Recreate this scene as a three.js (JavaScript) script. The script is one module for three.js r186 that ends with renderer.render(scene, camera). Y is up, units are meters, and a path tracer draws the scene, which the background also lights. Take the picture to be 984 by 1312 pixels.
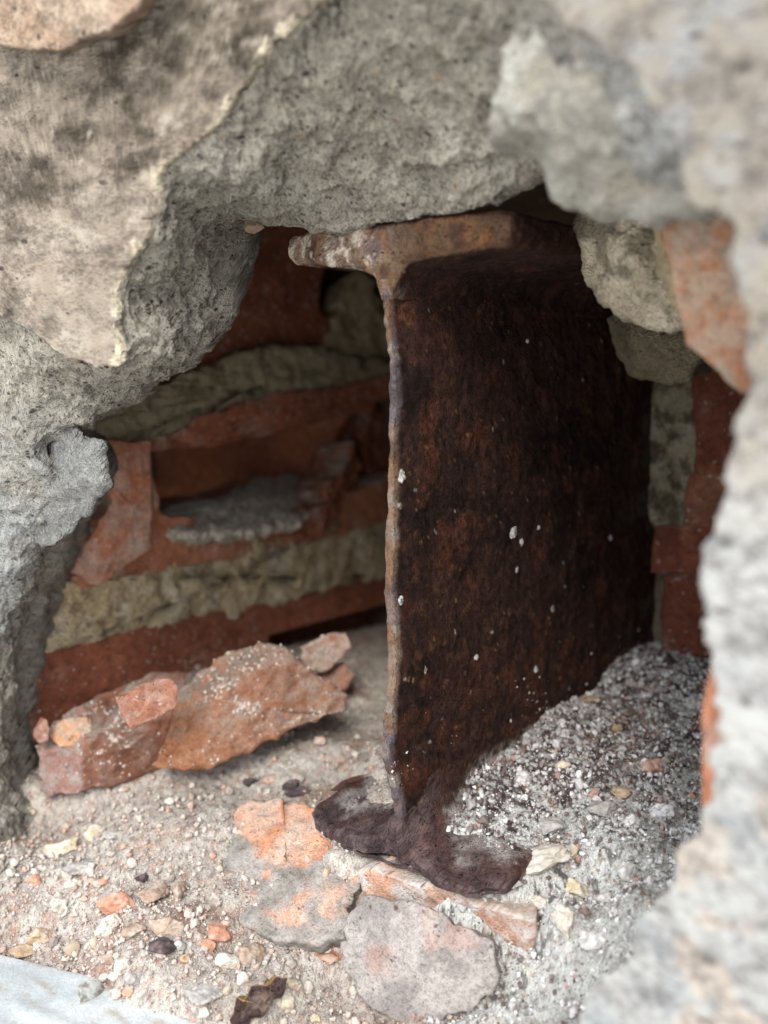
import * as THREE from 'three';
import { mergeVertices, mergeGeometries } from 'three/addons/utils/BufferGeometryUtils.js';

// ---------------------------------------------------------------- camera, sky, sun, exposure
const scene = new THREE.Scene();
const YAW = THREE.MathUtils.degToRad(40), PITCH = THREE.MathUtils.degToRad(8.1), FPX = 1260;
const camera = new THREE.PerspectiveCamera(2 * THREE.MathUtils.radToDeg(Math.atan(656 / FPX)), 984 / 1312, 0.01, 50);
camera.position.set(0.229, 0.165, 0.273);
const F = new THREE.Vector3(-Math.sin(YAW) * Math.cos(PITCH), -Math.sin(PITCH), -Math.cos(YAW) * Math.cos(PITCH));
camera.lookAt(camera.position.clone().add(F));
camera.focus = 0.385; camera.userData.fStop = 5.6;
camera.updateMatrixWorld();
scene.add(camera);

const renderer = new THREE.WebGLRenderer({ antialias: true });
renderer.toneMapping = THREE.LinearToneMapping;
renderer.toneMappingExposure = 2.2;
renderer.shadowMap.enabled = true;
{
  const w = 64, h = 32, d = new Float32Array(w * h * 4);
  for (let y = 0; y < h; y++) for (let x = 0; x < w; x++) {
    const el = ((y + 0.5) / h - 0.5) * 2, i = (y * w + x) * 4;      // -1 nadir .. 1 zenith
    const c = el > 0 ? [0.97 + 0.1 * el, 1.0 + 0.14 * el, 1.05 + 0.2 * el] : [0.92, 0.89, 0.84];
    d[i] = c[0]; d[i + 1] = c[1]; d[i + 2] = c[2]; d[i + 3] = 1;
  }
  const t = new THREE.DataTexture(d, w, h, THREE.RGBAFormat, THREE.FloatType);
  t.mapping = THREE.EquirectangularReflectionMapping; t.magFilter = THREE.LinearFilter; t.needsUpdate = true;
  scene.background = t; scene.environment = t;
}
const sun = new THREE.DirectionalLight(0xfff6ea, 1.4);
sun.position.set(0.75, 1.1, 1.25); sun.castShadow = true; sun.shadow.radius = 40;
Object.assign(sun.shadow.camera, { left: -0.6, right: 0.6, top: 0.6, bottom: -0.6, near: 0.1, far: 5 });
scene.add(sun, sun.target);

// ---------------------------------------------------------------- noise and small helpers
function rng(seed) { let a = seed | 0; return () => { a = (a + 0x6d2b79f5) | 0; let t = Math.imul(a ^ (a >>> 15), 1 | a); t = (t + Math.imul(t ^ (t >>> 7), 61 | t)) ^ t; return ((t ^ (t >>> 14)) >>> 0) / 4294967296; }; }
function h3(x, y, z) { let h = Math.imul(x, 374761393) ^ Math.imul(y, 668265263) ^ Math.imul(z, 2147483647 ^ 1274126177); h = Math.imul(h ^ (h >>> 13), 1274126177); h = Math.imul(h ^ (h >>> 15), 2246822519); return ((h ^ (h >>> 16)) >>> 0) / 4294967296; }
function vn(x, y, z) {                                              // value noise -1..1
  const X = Math.floor(x), Y = Math.floor(y), Z = Math.floor(z); let u = x - X, v = y - Y, w = z - Z;
  u = u * u * u * (u * (u * 6 - 15) + 10); v = v * v * v * (v * (v * 6 - 15) + 10); w = w * w * w * (w * (w * 6 - 15) + 10);
  const l = (a, b, t) => a + (b - a) * t;
  return 2 * l(l(l(h3(X, Y, Z), h3(X + 1, Y, Z), u), l(h3(X, Y + 1, Z), h3(X + 1, Y + 1, Z), u), v),
    l(l(h3(X, Y, Z + 1), h3(X + 1, Y, Z + 1), u), l(h3(X, Y + 1, Z + 1), h3(X + 1, Y + 1, Z + 1), u), v), w) - 1;
}
const nz = (p, s, o = 0) => vn(p.x / s + o, p.y / s + o * 1.7 + 31, p.z / s - o * 0.6 + 7);
function fbm(p, s, n = 4, o = 0, g = 0.5) { let a = 1, t = 0, m = 0; for (let i = 0; i < n; i++) { t += a * nz(p, s, o + i * 13.7); m += a; a *= g; s *= 0.48; } return t / m; }
const WR = { f: 0, g: 0, id: 0 };
function worley(p, s, o = 0) {                                      // nearest cell distance f, second g, id
  const x = p.x / s + o, y = p.y / s + o * 1.3, z = p.z / s - o, X = Math.floor(x), Y = Math.floor(y), Z = Math.floor(z);
  let f = 9, g = 9, id = 0;
  for (let i = -1; i < 2; i++) for (let j = -1; j < 2; j++) for (let k = -1; k < 2; k++) {
    const a = X + i, b = Y + j, c = Z + k, r = h3(a, b, c);
    const dx = a + r - x, dy = b + h3(b, c, a + 57) - y, dz = c + h3(c, a + 91, b) - z, d = dx * dx + dy * dy + dz * dz;
    if (d < f) { g = f; f = d; id = r; } else if (d < g) g = d;
  }
  WR.f = Math.sqrt(f); WR.g = Math.sqrt(g); WR.id = id; return WR;
}
const clamp = (x, a = 0, b = 1) => x < a ? a : x > b ? b : x;
const ss = (a, b, x) => { const t = clamp((x - a) / (b - a)); return t * t * (3 - 2 * t); };
const lin = (hex) => { const c = new THREE.Color(hex); return [c.r, c.g, c.b]; };
const mix = (a, b, t) => [a[0] + (b[0] - a[0]) * t, a[1] + (b[1] - a[1]) * t, a[2] + (b[2] - a[2]) * t];
const mul = (a, k) => [a[0] * k, a[1] * k, a[2] * k];
const V = (x, y, z) => new THREE.Vector3(x, y, z);
const used = new Map();
function numbered(n) { const k = used.get(n) ?? 0; used.set(n, k + 1); return k ? n + '_' + String(k).padStart(3, '0') : n; }

// sight lines of the photograph's measuring grid, used only to survey where the real surfaces lie
const RIGHT = V(Math.cos(YAW), 0, -Math.sin(YAW)), UP = RIGHT.clone().cross(F);
const ray = (px, py) => F.clone().addScaledVector(RIGHT, (px - 492) / FPX).addScaledVector(UP, (656 - py) / FPX);
function plane(pt, n) { const C = camera.position; return (px, py) => { const d = ray(px, py); return C.clone().addScaledVector(d, n.dot(pt.clone().sub(C)) / n.dot(d)); }; }
const onZ = (px, py, z) => plane(V(0, 0, z), V(0, 0, 1))(px, py);
const onY = (px, py, y) => plane(V(0, y, 0), V(0, 1, 0))(px, py);
const onX = (px, py, x) => plane(V(x, 0, 0), V(1, 0, 0))(px, py);

// ---------------------------------------------------------------- materials
function grainTexture(seed, size, contrast, tint, pits = 0, specks = 0, coarse = 0) {                 // tiling speckle, multiplied over the vertex colours
  const r = rng(seed), a = new Float32Array(size * size).fill(0);
  const layer = (cell, amp) => {
    const n = Math.round(size / cell), g = Array.from({ length: n * n }, () => r() * 2 - 1);
    for (let y = 0; y < size; y++) for (let x = 0; x < size; x++) {
      const fx = x / cell, fy = y / cell, X = Math.floor(fx), Y = Math.floor(fy), u = ss(0, 1, fx - X), v = ss(0, 1, fy - Y);
      const q = (i, j) => g[((j + n) % n) * n + (i + n) % n];
      a[y * size + x] += amp * ((q(X, Y) * (1 - u) + q(X + 1, Y) * u) * (1 - v) + (q(X, Y + 1) * (1 - u) + q(X + 1, Y + 1) * u) * v);
    }
  };
  if (coarse) { layer(64, coarse); layer(32, coarse); layer(16, coarse * 0.8); } layer(32, 0.3); layer(16, 0.4); layer(8, 0.6); layer(4, 0.8); layer(2, 0.7);
  const dots = (n, amp, big) => { for (let i = 0; i < n; i++) { const x0 = r() * size, y0 = r() * size, R = 1.5 + big * r() * r(), e = 0.6 + 0.8 * r(), k = amp * (0.6 + 0.6 * r()); for (let y = -9; y <= 9; y++) for (let x = -9; x <= 9; x++) { const d = Math.hypot(x * e + 0.4 * y, y) / R; if (d < 1) a[((Math.floor(y0) + y + size) % size) * size + (Math.floor(x0) + x + size) % size] += k * (1 - d * d * d); } } };
  dots(pits, -2.6, 6); dots(specks, 1.8, 6);
  const col = new Uint8Array(size * size * 4), bump = new Uint8Array(size * size * 4);
  for (let i = 0; i < size * size; i++) {
    const k = clamp(0.93 + contrast * a[i], 0.25, 1), b = clamp(0.5 + 0.28 * a[i]);
    for (let c = 0; c < 3; c++) { col[i * 4 + c] = 255 * clamp(k * (1 + tint * (c - 1) * (0.5 - r()) * 2)); bump[i * 4 + c] = 255 * b; }
    col[i * 4 + 3] = bump[i * 4 + 3] = 255;
  }
  const mk = (d, srgb) => { const t = new THREE.DataTexture(d, size, size); t.wrapS = t.wrapT = THREE.RepeatWrapping; t.magFilter = THREE.LinearFilter; if (srgb) t.colorSpace = THREE.SRGBColorSpace; t.needsUpdate = true; return t; };
  return [mk(col, true), mk(bump, false)];
}
function stone(seed, { pits = 0, specks = 0, coarse = 0, contrast = 0.16, tint = 0.03, bump = 0.0005, rough = 0.95, metres = 0.05, spec = 0.35 } = {}) {
  const [c, b] = grainTexture(seed, 512, contrast, tint, pits, specks, coarse);
  for (const t of [c, b]) t.repeat.set(1 / metres, 1 / metres);
  return new THREE.MeshPhysicalMaterial({ map: c, bumpMap: b, bumpScale: bump, roughness: rough, vertexColors: true, specularIntensity: spec });
}
const M = {
  plaster: stone(1, { contrast: 0.13, bump: 0.0007, pits: 100, coarse: 0.75, metres: 0.1 }),
  concrete: stone(2, { contrast: 0.17, bump: 0.0009, pits: 420, specks: 260, metres: 0.06 }),
  mortar: stone(3, { contrast: 0.13, bump: 0.0015, pits: 100, specks: 320, metres: 0.045 }),
  brick: stone(4, { contrast: 0.12, bump: 0.0004, specks: 160, pits: 120 }),
  rust: stone(5, { contrast: 0.22, bump: 0.0006, rough: 0.85, spec: 0.3, metres: 0.04, pits: 200 }),
  rubble: stone(6, { contrast: 0.16, tint: 0.1, bump: 0.0007, metres: 0.035, pits: 160, specks: 500 }),
  paint: stone(7, { contrast: 0.05, bump: 0.00015, rough: 0.7 }),
  lump: new THREE.MeshStandardMaterial({ roughness: 0.96, vertexColors: true }),
};

// ---------------------------------------------------------------- mesh builders
function finish(geo, name, mat, parent, disp, color, uvOf) {
  const pos = geo.attributes.position, n = pos.count, p = V(0, 0, 0), q = V(0, 0, 0);
  geo.computeVertexNormals();
  if (disp) {
    const nor = geo.attributes.normal;
    for (let i = 0; i < n; i++) { p.fromBufferAttribute(pos, i); q.fromBufferAttribute(nor, i); const k = disp(p, q, i); if (k) pos.setXYZ(i, p.x + q.x * k, p.y + q.y * k, p.z + q.z * k); }
    geo.computeVertexNormals();
  }
  const nor = geo.attributes.normal, col = new Float32Array(n * 3), uv = new Float32Array(n * 2);
  for (let i = 0; i < n; i++) {
    p.fromBufferAttribute(pos, i); q.fromBufferAttribute(nor, i);
    const c = color(p, q, i); col[i * 3] = clamp(c[0]); col[i * 3 + 1] = clamp(c[1]); col[i * 3 + 2] = clamp(c[2]);
    if (uvOf) { const t = uvOf(p, i); uv[i * 2] = t[0]; uv[i * 2 + 1] = t[1]; } else { uv[i * 2] = p.x + 0.62 * p.z; uv[i * 2 + 1] = p.y - 0.71 * p.z + 0.27 * p.x; }
  }
  geo.setAttribute('color', new THREE.BufferAttribute(col, 3)); geo.setAttribute('uv', new THREE.BufferAttribute(uv, 2));
  const m = new THREE.Mesh(geo, mat); m.name = numbered(name); m.castShadow = m.receiveShadow = true;
  (parent ?? scene).add(m); return m;
}
function gridGeo(nu, nv, fn, closed = false) {                      // closed: u wraps round
  const cols = closed ? nu : nu + 1, P = new Float32Array(cols * (nv + 1) * 3), I = [];
  for (let j = 0; j <= nv; j++) for (let i = 0; i < cols; i++) { const p = fn(i / nu, j / nv); P.set([p.x, p.y, p.z], (j * cols + i) * 3); }
  const idx = new Uint32Array(nu * nv * 6); let k = 0;
  for (let j = 0; j < nv; j++) for (let i = 0; i < nu; i++) {
    const a = j * cols + i, b = j * cols + (i + 1) % cols, c = a + cols, d = b + cols;
    idx[k++] = a; idx[k++] = b; idx[k++] = d; idx[k++] = a; idx[k++] = d; idx[k++] = c;
  }
  const g = new THREE.BufferGeometry(); g.setAttribute('position', new THREE.BufferAttribute(P, 3)); g.setIndex(new THREE.BufferAttribute(idx, 1)); return g;
}
// a solid piece whose outline lies in a plane: domed front, rounded rim, sides and back
function slabGeo({ out, at, n, depth = 0.02, round = 0.002, jag = 3, jagSize = 0.006, step = 0.001, relief, seed = 0, centre, taper = 0.1 }) {
  const pts = out.map(([x, y]) => [x, y]), m = pts.length;
  let len = [0]; for (let i = 0; i < m; i++) { const a = pts[i], b = pts[(i + 1) % m]; len.push(len[i] + Math.hypot(b[0] - a[0], b[1] - a[1])); }
  const total = len[m]; let cx = 0, cy = 0, A = 0;
  for (let i = 0; i < m; i++) { const a = pts[i], b = pts[(i + 1) % m], w = a[0] * b[1] - b[0] * a[1]; A += w; cx += (a[0] + b[0]) * w; cy += (a[1] + b[1]) * w; }
  cx /= 3 * A; cy /= 3 * A; if (centre) [cx, cy] = centre;
  const ctr = at(cx, cy), scale = at(cx + 1, cy).distanceTo(ctr);    // metres per unit
  const nA = clamp(Math.round(total * scale / step), 24, 700), nR = clamp(Math.round(total * scale / step / 5), 6, 130), nS = clamp(Math.round(depth / step / 2), 3, 14), nE = 4;
  const rim = [];
  for (let k = 0; k < nA; k++) {
    const s = k / nA * total; let i = 0; while (len[i + 1] < s) i++;
    const t = (s - len[i]) / (len[i + 1] - len[i]), a = pts[i], b = pts[(i + 1) % m];
    let x = a[0] + (b[0] - a[0]) * t, y = a[1] + (b[1] - a[1]) * t; const p = at(x, y);
    x += jag * (fbm(p, jagSize, 3, seed + 3)); y += jag * (fbm(p, jagSize, 3, seed + 71)); rim.push([x, y]);
  }
  const local = new Float32Array(nA * (nR + nE + nS + 3) * 2), rows = nR + nE + nS + 1;
  const g = gridGeo(nA, rows, (u, v) => {
    const k = Math.round(u * nA) % nA, j = Math.round(v * rows), o = rim[k];
    if (j <= nR) {
      const r = j / nR, x = cx + (o[0] - cx) * r, y = cy + (o[1] - cy) * r, p = at(x, y);
      local.set([x, y], (j * nA + k) * 2);
      return p.addScaledVector(n, relief ? relief(x, y, r, p) : 0);
    }
    const base = at(o[0], o[1]); local.set(o, (j * nA + k) * 2); const h0 = relief ? relief(o[0], o[1], 1, base) : 0, c = ctr;
    if (j <= nR + nE) { const a = (j - nR) / nE * Math.PI / 2, out2 = base.clone().sub(c); out2.addScaledVector(n, -out2.dot(n)).normalize(); return base.addScaledVector(n, h0 - round * (1 - Math.cos(a))).addScaledVector(out2, round * Math.sin(a)); }
    if (j < rows) { const t = (j - nR - nE) / (nS), out2 = base.clone().sub(c); out2.addScaledVector(n, -out2.dot(n)); return base.addScaledVector(n, h0 - round - (depth - round) * t).addScaledVector(out2.clone().normalize(), round * (1 - t)).addScaledVector(out2, -taper * t); }
    return c.clone().addScaledVector(n, -depth);
  }, true);
  g.userData.local = local; return g;
}
function slab(name, parent, mat, o) {
  const g = slabGeo(o), L = g.userData.local; delete g.userData.local;
  const t1 = Math.abs(o.n.y) > 0.8 ? V(1, 0, 0) : V(0, 1, 0).cross(o.n).normalize(), t2 = o.n.clone().cross(t1);
  return finish(g, name, mat, parent, o.disp, (p, q, i) => o.color(p, q, L[i * 2], L[i * 2 + 1]), (p) => { const d = p.dot(o.n); return [p.dot(t1) + 0.5 * d, p.dot(t2) + 0.5 * d]; });
}
// an irregular lump: a ball cut by planes and roughened, radii in metres
function rockGeo(size, seed, { cuts = 9, detail = 10, rough = 0.12, cutMin = 0.62, box = 0 } = {}) {
  const r = rng(seed * 7919 + 13), pl = [];
  if (box) for (let a = 0; a < 3; a++) for (const s of [-1, 1]) { const d = V(0, 0, 0); d.setComponent(a, s); d.x += (r() - 0.5) * 0.25; d.y += (r() - 0.5) * 0.25; d.z += (r() - 0.5) * 0.25; pl.push([d.normalize(), box * (0.9 + 0.2 * r())]); }
  for (let i = 0; i < cuts; i++) pl.push([V(r() - 0.5, r() - 0.5, r() - 0.5).normalize(), cutMin + 0.35 * r()]);
  let g = new THREE.IcosahedronGeometry(1, detail); g.deleteAttribute('normal'); g.deleteAttribute('uv'); g = mergeVertices(g, 1e-5);
  const P = g.attributes.position, p = V(0, 0, 0);
  for (let i = 0; i < P.count; i++) {
    p.fromBufferAttribute(P, i).normalize(); let k = 1.05;
    for (const [n, d] of pl) { const t = n.dot(p); if (t > 0.01) k = Math.min(k, d / t); }
    k *= 1 + rough * fbm(p, 0.55, 4, seed * 3.1);
    P.setXYZ(i, p.x * k * size[0], p.y * k * size[1], p.z * k * size[2]);
  }
  return g;
}
function tag(o, label, category, group, kind) { o.userData.label = label; o.userData.category = category; if (group) o.userData.group = group; if (kind) o.userData.kind = kind; return o; }
function thing(name, label, category, group) { const o = new THREE.Group(); o.name = numbered(name); scene.add(o); return tag(o, label, category, group); }

// ---------------------------------------------------------------- colours of the materials (linear)
const C = {
  tan: lin('#b5a697'), cream: lin('#cec2b2'), stain: lin('#6e6254'), greyPlaster: lin('#b3aba1'), white: lin('#e0e2e2'), blueGrey: lin('#b4bbc0'),
  conc: lin('#b0aa9e'), concDark: lin('#8a857b'), concPale: lin('#cec9bd'), skinEdge: lin('#e0d5bc'),
  brick: lin('#b07c66'), brickDark: lin('#8b5948'), brickBright: lin('#c38466'), pink: lin('#c39c90'), dust: lin('#c2b8ae'),
  mortar: lin('#d6c4a4'), mortarDark: lin('#9c8a6a'), rust: lin('#3c2823'), rustRed: lin('#533226'), ochre: lin('#a07a54'), violet: lin('#54484c'), salt: lin('#d0d0d0'),
};
function brickColor(p, base, dustAmount, seed = 0, q) {
  const lum = 0.3 * base[0] + 0.5 * base[1] + 0.2 * base[2]; base = mix(base, [lum * 1.15, lum, lum * 0.82], 0.3); base = [base[0] * 1.36, base[1] * 1.36, base[2] * 1.22];
  let c = mix(base, mul(base, 0.62), ss(-0.1, 0.6, fbm(p, 0.025, 4, seed + 5)) * 0.6);
  c = mix(c, C.brickBright, ss(0.1, 0.6, fbm(p, 0.009, 4, seed + 19)) * 0.25);
  c = mul(c, 1 + 0.25 * fbm(p, 0.003, 3, seed + 2));
  const up = q ? clamp(q.y) : 0, d = 0.55 * fbm(p, 0.016, 5, seed + 40, 0.65) + 0.35 * up;
  c = mix(c, C.dust, ss(0.75 - dustAmount, 1.45 - dustAmount, d + 0.5) * 0.85);
  const s = worley(p, 0.0022, seed); if (s.id > 0.88 - 0.1 * dustAmount && s.f < 0.3) c = mix(c, C.salt, 0.5);
  return c;
}
function concColor(p, seed = 0) {
  let c = mix(C.conc, C.concDark, ss(0, 0.7, fbm(p, 0.03, 3, seed + 2)) * 0.55);
  c = mix(c, C.concPale, ss(0.05, 0.6, fbm(p, 0.022, 4, seed + 9)) * 0.7);
  const w = worley(p, 0.0034, seed); const k = w.id;
  if (w.f < 0.42) c = k > 0.9 ? mix(c, C.concPale, 0.7) : k < 0.13 ? mix(c, C.concDark, 0.75) : k > 0.86 ? mix(c, C.ochre, 0.4) : c;
  const w2 = worley(p, 0.0013, seed + 4); if (w2.id < 0.16 && w2.f < 0.4) c = mul(c, 0.62);
  return c;
}
function mortarColor(p, seed = 0) {
  let c = mix(C.mortar, C.mortarDark, ss(0.05, 0.6, fbm(p, 0.014, 4, seed + 2)) * 0.8);
  c = mix(c, lin('#cfc6ae'), ss(0.1, 0.6, fbm(p, 0.011, 4, seed + 22)) * 0.7);
  const w = worley(p, 0.0016, seed); if (w.id < 0.12 && w.f < 0.4) c = mul(c, 0.6);
  return c;
}
const roughStone = (amp = 1, seed = 0) => (p) => amp * (0.0016 * fbm(p, 0.016, 4, seed) + 0.0009 * fbm(p, 0.005, 3, seed + 8) + 0.0004 * (0.5 - worley(p, 0.003, seed).f));

// ================================================================ THE WALL
const wall = thing('plastered_wall', 'weathered plastered masonry wall with a jagged hole broken through to the beam', 'wall'); wall.userData.kind = 'thing';
const zw = (x) => 0.06 + 0.018 * ss(0.02, -0.14, x);                // the outer face, a little hollow
const onFace = (px, py) => { let p = onZ(px, py, 0.06); for (let i = 0; i < 3; i++) p = onZ(px, py, zw(p.x)); return p; };
// stations round the hole, clockwise from the top: [edge on the face], [middle of the broken surface, z], [inner lip, z]
const ST = [
  [[560, -140], [560, 120, 0.028], [560, 284, 0.003]],
  [[470, -70], [490, 130, 0.028], [500, 290, 0.003]],
  [[410, 5], [440, 160, 0.03], [440, 294, 0.003]],
  [[352, 50], [380, 190, 0.034], [385, 300, 0.004]],
  [[318, 100], [340, 215, 0.04], [350, 302, 0.008]],
  [[270, 165], [300, 235, 0.045], [320, 292, 0.014]],
  [[206, 212], [240, 265, 0.052], [284, 284, 0.018]],
  [[190, 290], [232, 305, 0.052], [274, 310, 0.018]],
  [[160, 350], [215, 345, 0.052], [271, 352, 0.018]],
  [[146, 410], [205, 400, 0.05], [279, 398, 0.018]],
  [[150, 462], [215, 450, 0.05], [262, 436, 0.02]],
  [[92, 466], [160, 498, 0.05], [226, 474, 0.022]],
  [[40, 428], [110, 528, 0.056], [168, 508, 0.034]],
  [[-30, 400], [70, 556, 0.062], [108, 540, 0.042]],
  [[-95, 470], [40, 580, 0.07], [70, 574, 0.046]],
  [[-110, 560], [58, 622, 0.066], [108, 626, 0.04]],
  [[-110, 660], [30, 690, 0.066], [70, 690, 0.038]],
  [[-110, 780], [-4, 790, 0.064], [40, 782, 0.034]],
  [[-110, 900], [-14, 890, 0.066], [28, 880, 0.036]],
  [[-110, 1000], [-20, 990, 0.068], [20, 985, 0.04]],
  [[-110, 1120], [-20, 1075, 0.07], [36, 1052, 0.046]],
  [[-60, 1330], [30, 1250, 0.06], [120, 1200, 0.04]],
  [[300, 1520], [350, 1450, 0.04], [350, 1400, 0.02]],
  [[640, 1440], [660, 1420, 0.05], [680, 1400, 0.03]],
  [[736, 1318]], [[752, 1262]], [[800, 1212]], [[842, 1142]], [[884, 1078]], [[900, 1030]], [[913, 960]], [[920, 905]], [[912, 862]], [[898, 782]], [[893, 720]], [[912, 650]], [[930, 590]], [[942, 520]], [[950, 480]],
  [[946, 400]], [[938, 330]], [[944, 292]], [[900, 262]], [[868, 228]],
  [[856, 180], [790, 215, 0.042], [800, 250, 0.02]],
  [[808, 110], [740, 170, 0.042], [740, 235, 0.016]],
  [[742, 52], [690, 130, 0.036], [690, 222, 0.01]],
  [[690, 0], [650, 110, 0.03], [650, 248, 0.004]],
  [[650, -80], [610, 110, 0.028], [610, 276, 0.003]],
];
const NS = ST.length, HC = V(-0.01, 0.1, 0.06), EDGE = [], MID = [], LIP = [];
for (const [e, m, l] of ST) {
  const E = onFace(e[0], e[1]); EDGE.push(E);
  const outw = V(E.x - HC.x, E.y - HC.y, 0).normalize();
  MID.push(m ? onZ(m[0], m[1], m[2]) : E.clone().addScaledVector(outw, 0.004).setZ(E.z - 0.022));
  LIP.push(l ? onZ(l[0], l[1], l[2]) : E.clone().addScaledVector(outw, 0.002).setZ(E.z - 0.05));
}
function cat(A, u, out) {                                            // closed Catmull-Rom over the stations
  const t = u * NS, i = Math.floor(t) % NS, f = t - Math.floor(t), a = A[(i + NS - 1) % NS], b = A[i], c = A[(i + 1) % NS], d = A[(i + 2) % NS];
  const k = (w) => 0.5 * (2 * b[w] + (c[w] - a[w]) * f + (2 * a[w] - 5 * b[w] + 4 * c[w] - d[w]) * f * f + (3 * b[w] - a[w] - 3 * c[w] + d[w]) * f * f * f);
  return out.set(k('x'), k('y'), k('z'));
}
const rimAt = (u) => {                                               // ragged edge of the plaster skin
  const E = cat(EDGE, u, V(0, 0, 0)), o = V(E.x - HC.x, E.y - HC.y, 0).normalize();
  const j = 0.003 * fbm(E, 0.016, 3, 4) + 0.0032 * fbm(E, 0.006, 4, 9, 0.65);
  E.addScaledVector(o, j); E.z = zw(E.x); return E;
};
const NU = 1500, RIM = Array.from({ length: NU }, (_, i) => rimAt(i / NU)), SKIN = 0.0035;
const face = (p) => 0.0016 * fbm(p, 0.05, 4, 1) + 0.0007 * fbm(p, 0.009, 4, 2) + 0.00025 * fbm(p, 0.0022, 2, 3);
{ // the plaster skin: its outer face, its thin broken edge and its back
  const g = gridGeo(NU, 110, (u, v) => {
    const i = Math.round(u * NU) % NU, R = RIM[i], o = V(R.x - HC.x, R.y - HC.y, 0).normalize();
    if (v < 0.9) { const s = (0.9 - v) / 0.9, d = 0.16 * s + 0.5 * Math.pow(s, 4); return V(R.x + o.x * d, R.y + o.y * d, 0).setZ(zw(R.x + o.x * d) - 0.0008 * Math.exp(-d / 0.0005)); }
    const t = (v - 0.9) / 0.1; return V(R.x + o.x * (0.0006 + 0.002 * t * t), R.y + o.y * (0.0006 + 0.002 * t * t), R.z - 0.0008 - SKIN * Math.min(1, t * 1.3));
  }, true);
  finish(g, 'plaster_skin', M.plaster, wall, (p, q) => face(p), (p, q, i) => {
    const right = ss(0.05, 0.11, p.x), low = ss(0.155, 0.115, p.y + 0.12 * (p.x + 0.1)) * (1 - right);
    const w2 = V(p.x * 0.48, p.y, p.z);
    let c = mix(C.tan, C.cream, ss(-0.1, 0.4, fbm(w2, 0.012, 5, 12, 0.6)) * 0.8);
    const band = Math.exp(-(((p.y - 0.236 - 0.24 * (p.x + 0.12)) / 0.026) ** 2)), fine = fbm(w2, 0.0045, 4, 36, 0.7);
    const st = 0.55 * fbm(w2, 0.016, 4, 31, 0.6) + 0.8 * fine + 0.5 * band - 0.2;
    c = mix(c, lin('#91877b'), ss(-0.3, 0.25, st) * 0.65 * (1 - 0.5 * low));
    c = mix(c, lin('#5a5146'), ss(0.05, 0.6, st + 0.25 * fbm(w2, 0.008, 3, 91)) * 0.9 * (1 - 0.75 * low));
    c = mix(c, lin('#d6cabb'), ss(0.05, 0.4, fbm(w2, 0.006, 4, 95, 0.7) - 0.1 * band) * 0.75 * (1 - 0.6 * low));
    c = mix(c, C.greyPlaster, low * 0.6);
    let r = mix(C.greyPlaster, C.white, ss(0.17, 0.12, p.y) * 0.8);
    r = mix(r, lin('#c9bda6'), ss(0.05, 0.4, fbm(p, 0.012, 4, 61)) * 0.5 * ss(0.1, 0.18, p.y));
    r = mix(r, C.blueGrey, ss(-0.1, 0.4, fbm(p, 0.012, 5, 51, 0.7)) * 0.6); r = mix(r, lin('#9a948a'), ss(0.1, 0.5, fbm(p, 0.006, 4, 58, 0.7)) * 0.35);
    r = mix(r, lin('#e3d7cb'), ss(0.1, 0.16, fbm(p, 0.03, 4, 77)) * ss(0.1, 0.04, p.y) * 0.9);
    c = mix(c, r, right);
    
    const row = Math.floor(i / NU); if (row >= 97) c = mix(c, mul(C.skinEdge, 1.5), ss(-0.18, 0.25, fbm(p, 0.007, 4, 55, 0.65) + (row >= 99 ? 0.16 : -0.1)) * 0.75 * (1 - right * 0.9));
    return mul(c, 0.53 - 0.02 * right);
  }, (p) => [p.x * 0.7 + 0.9 * p.z, p.y]);
}
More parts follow.
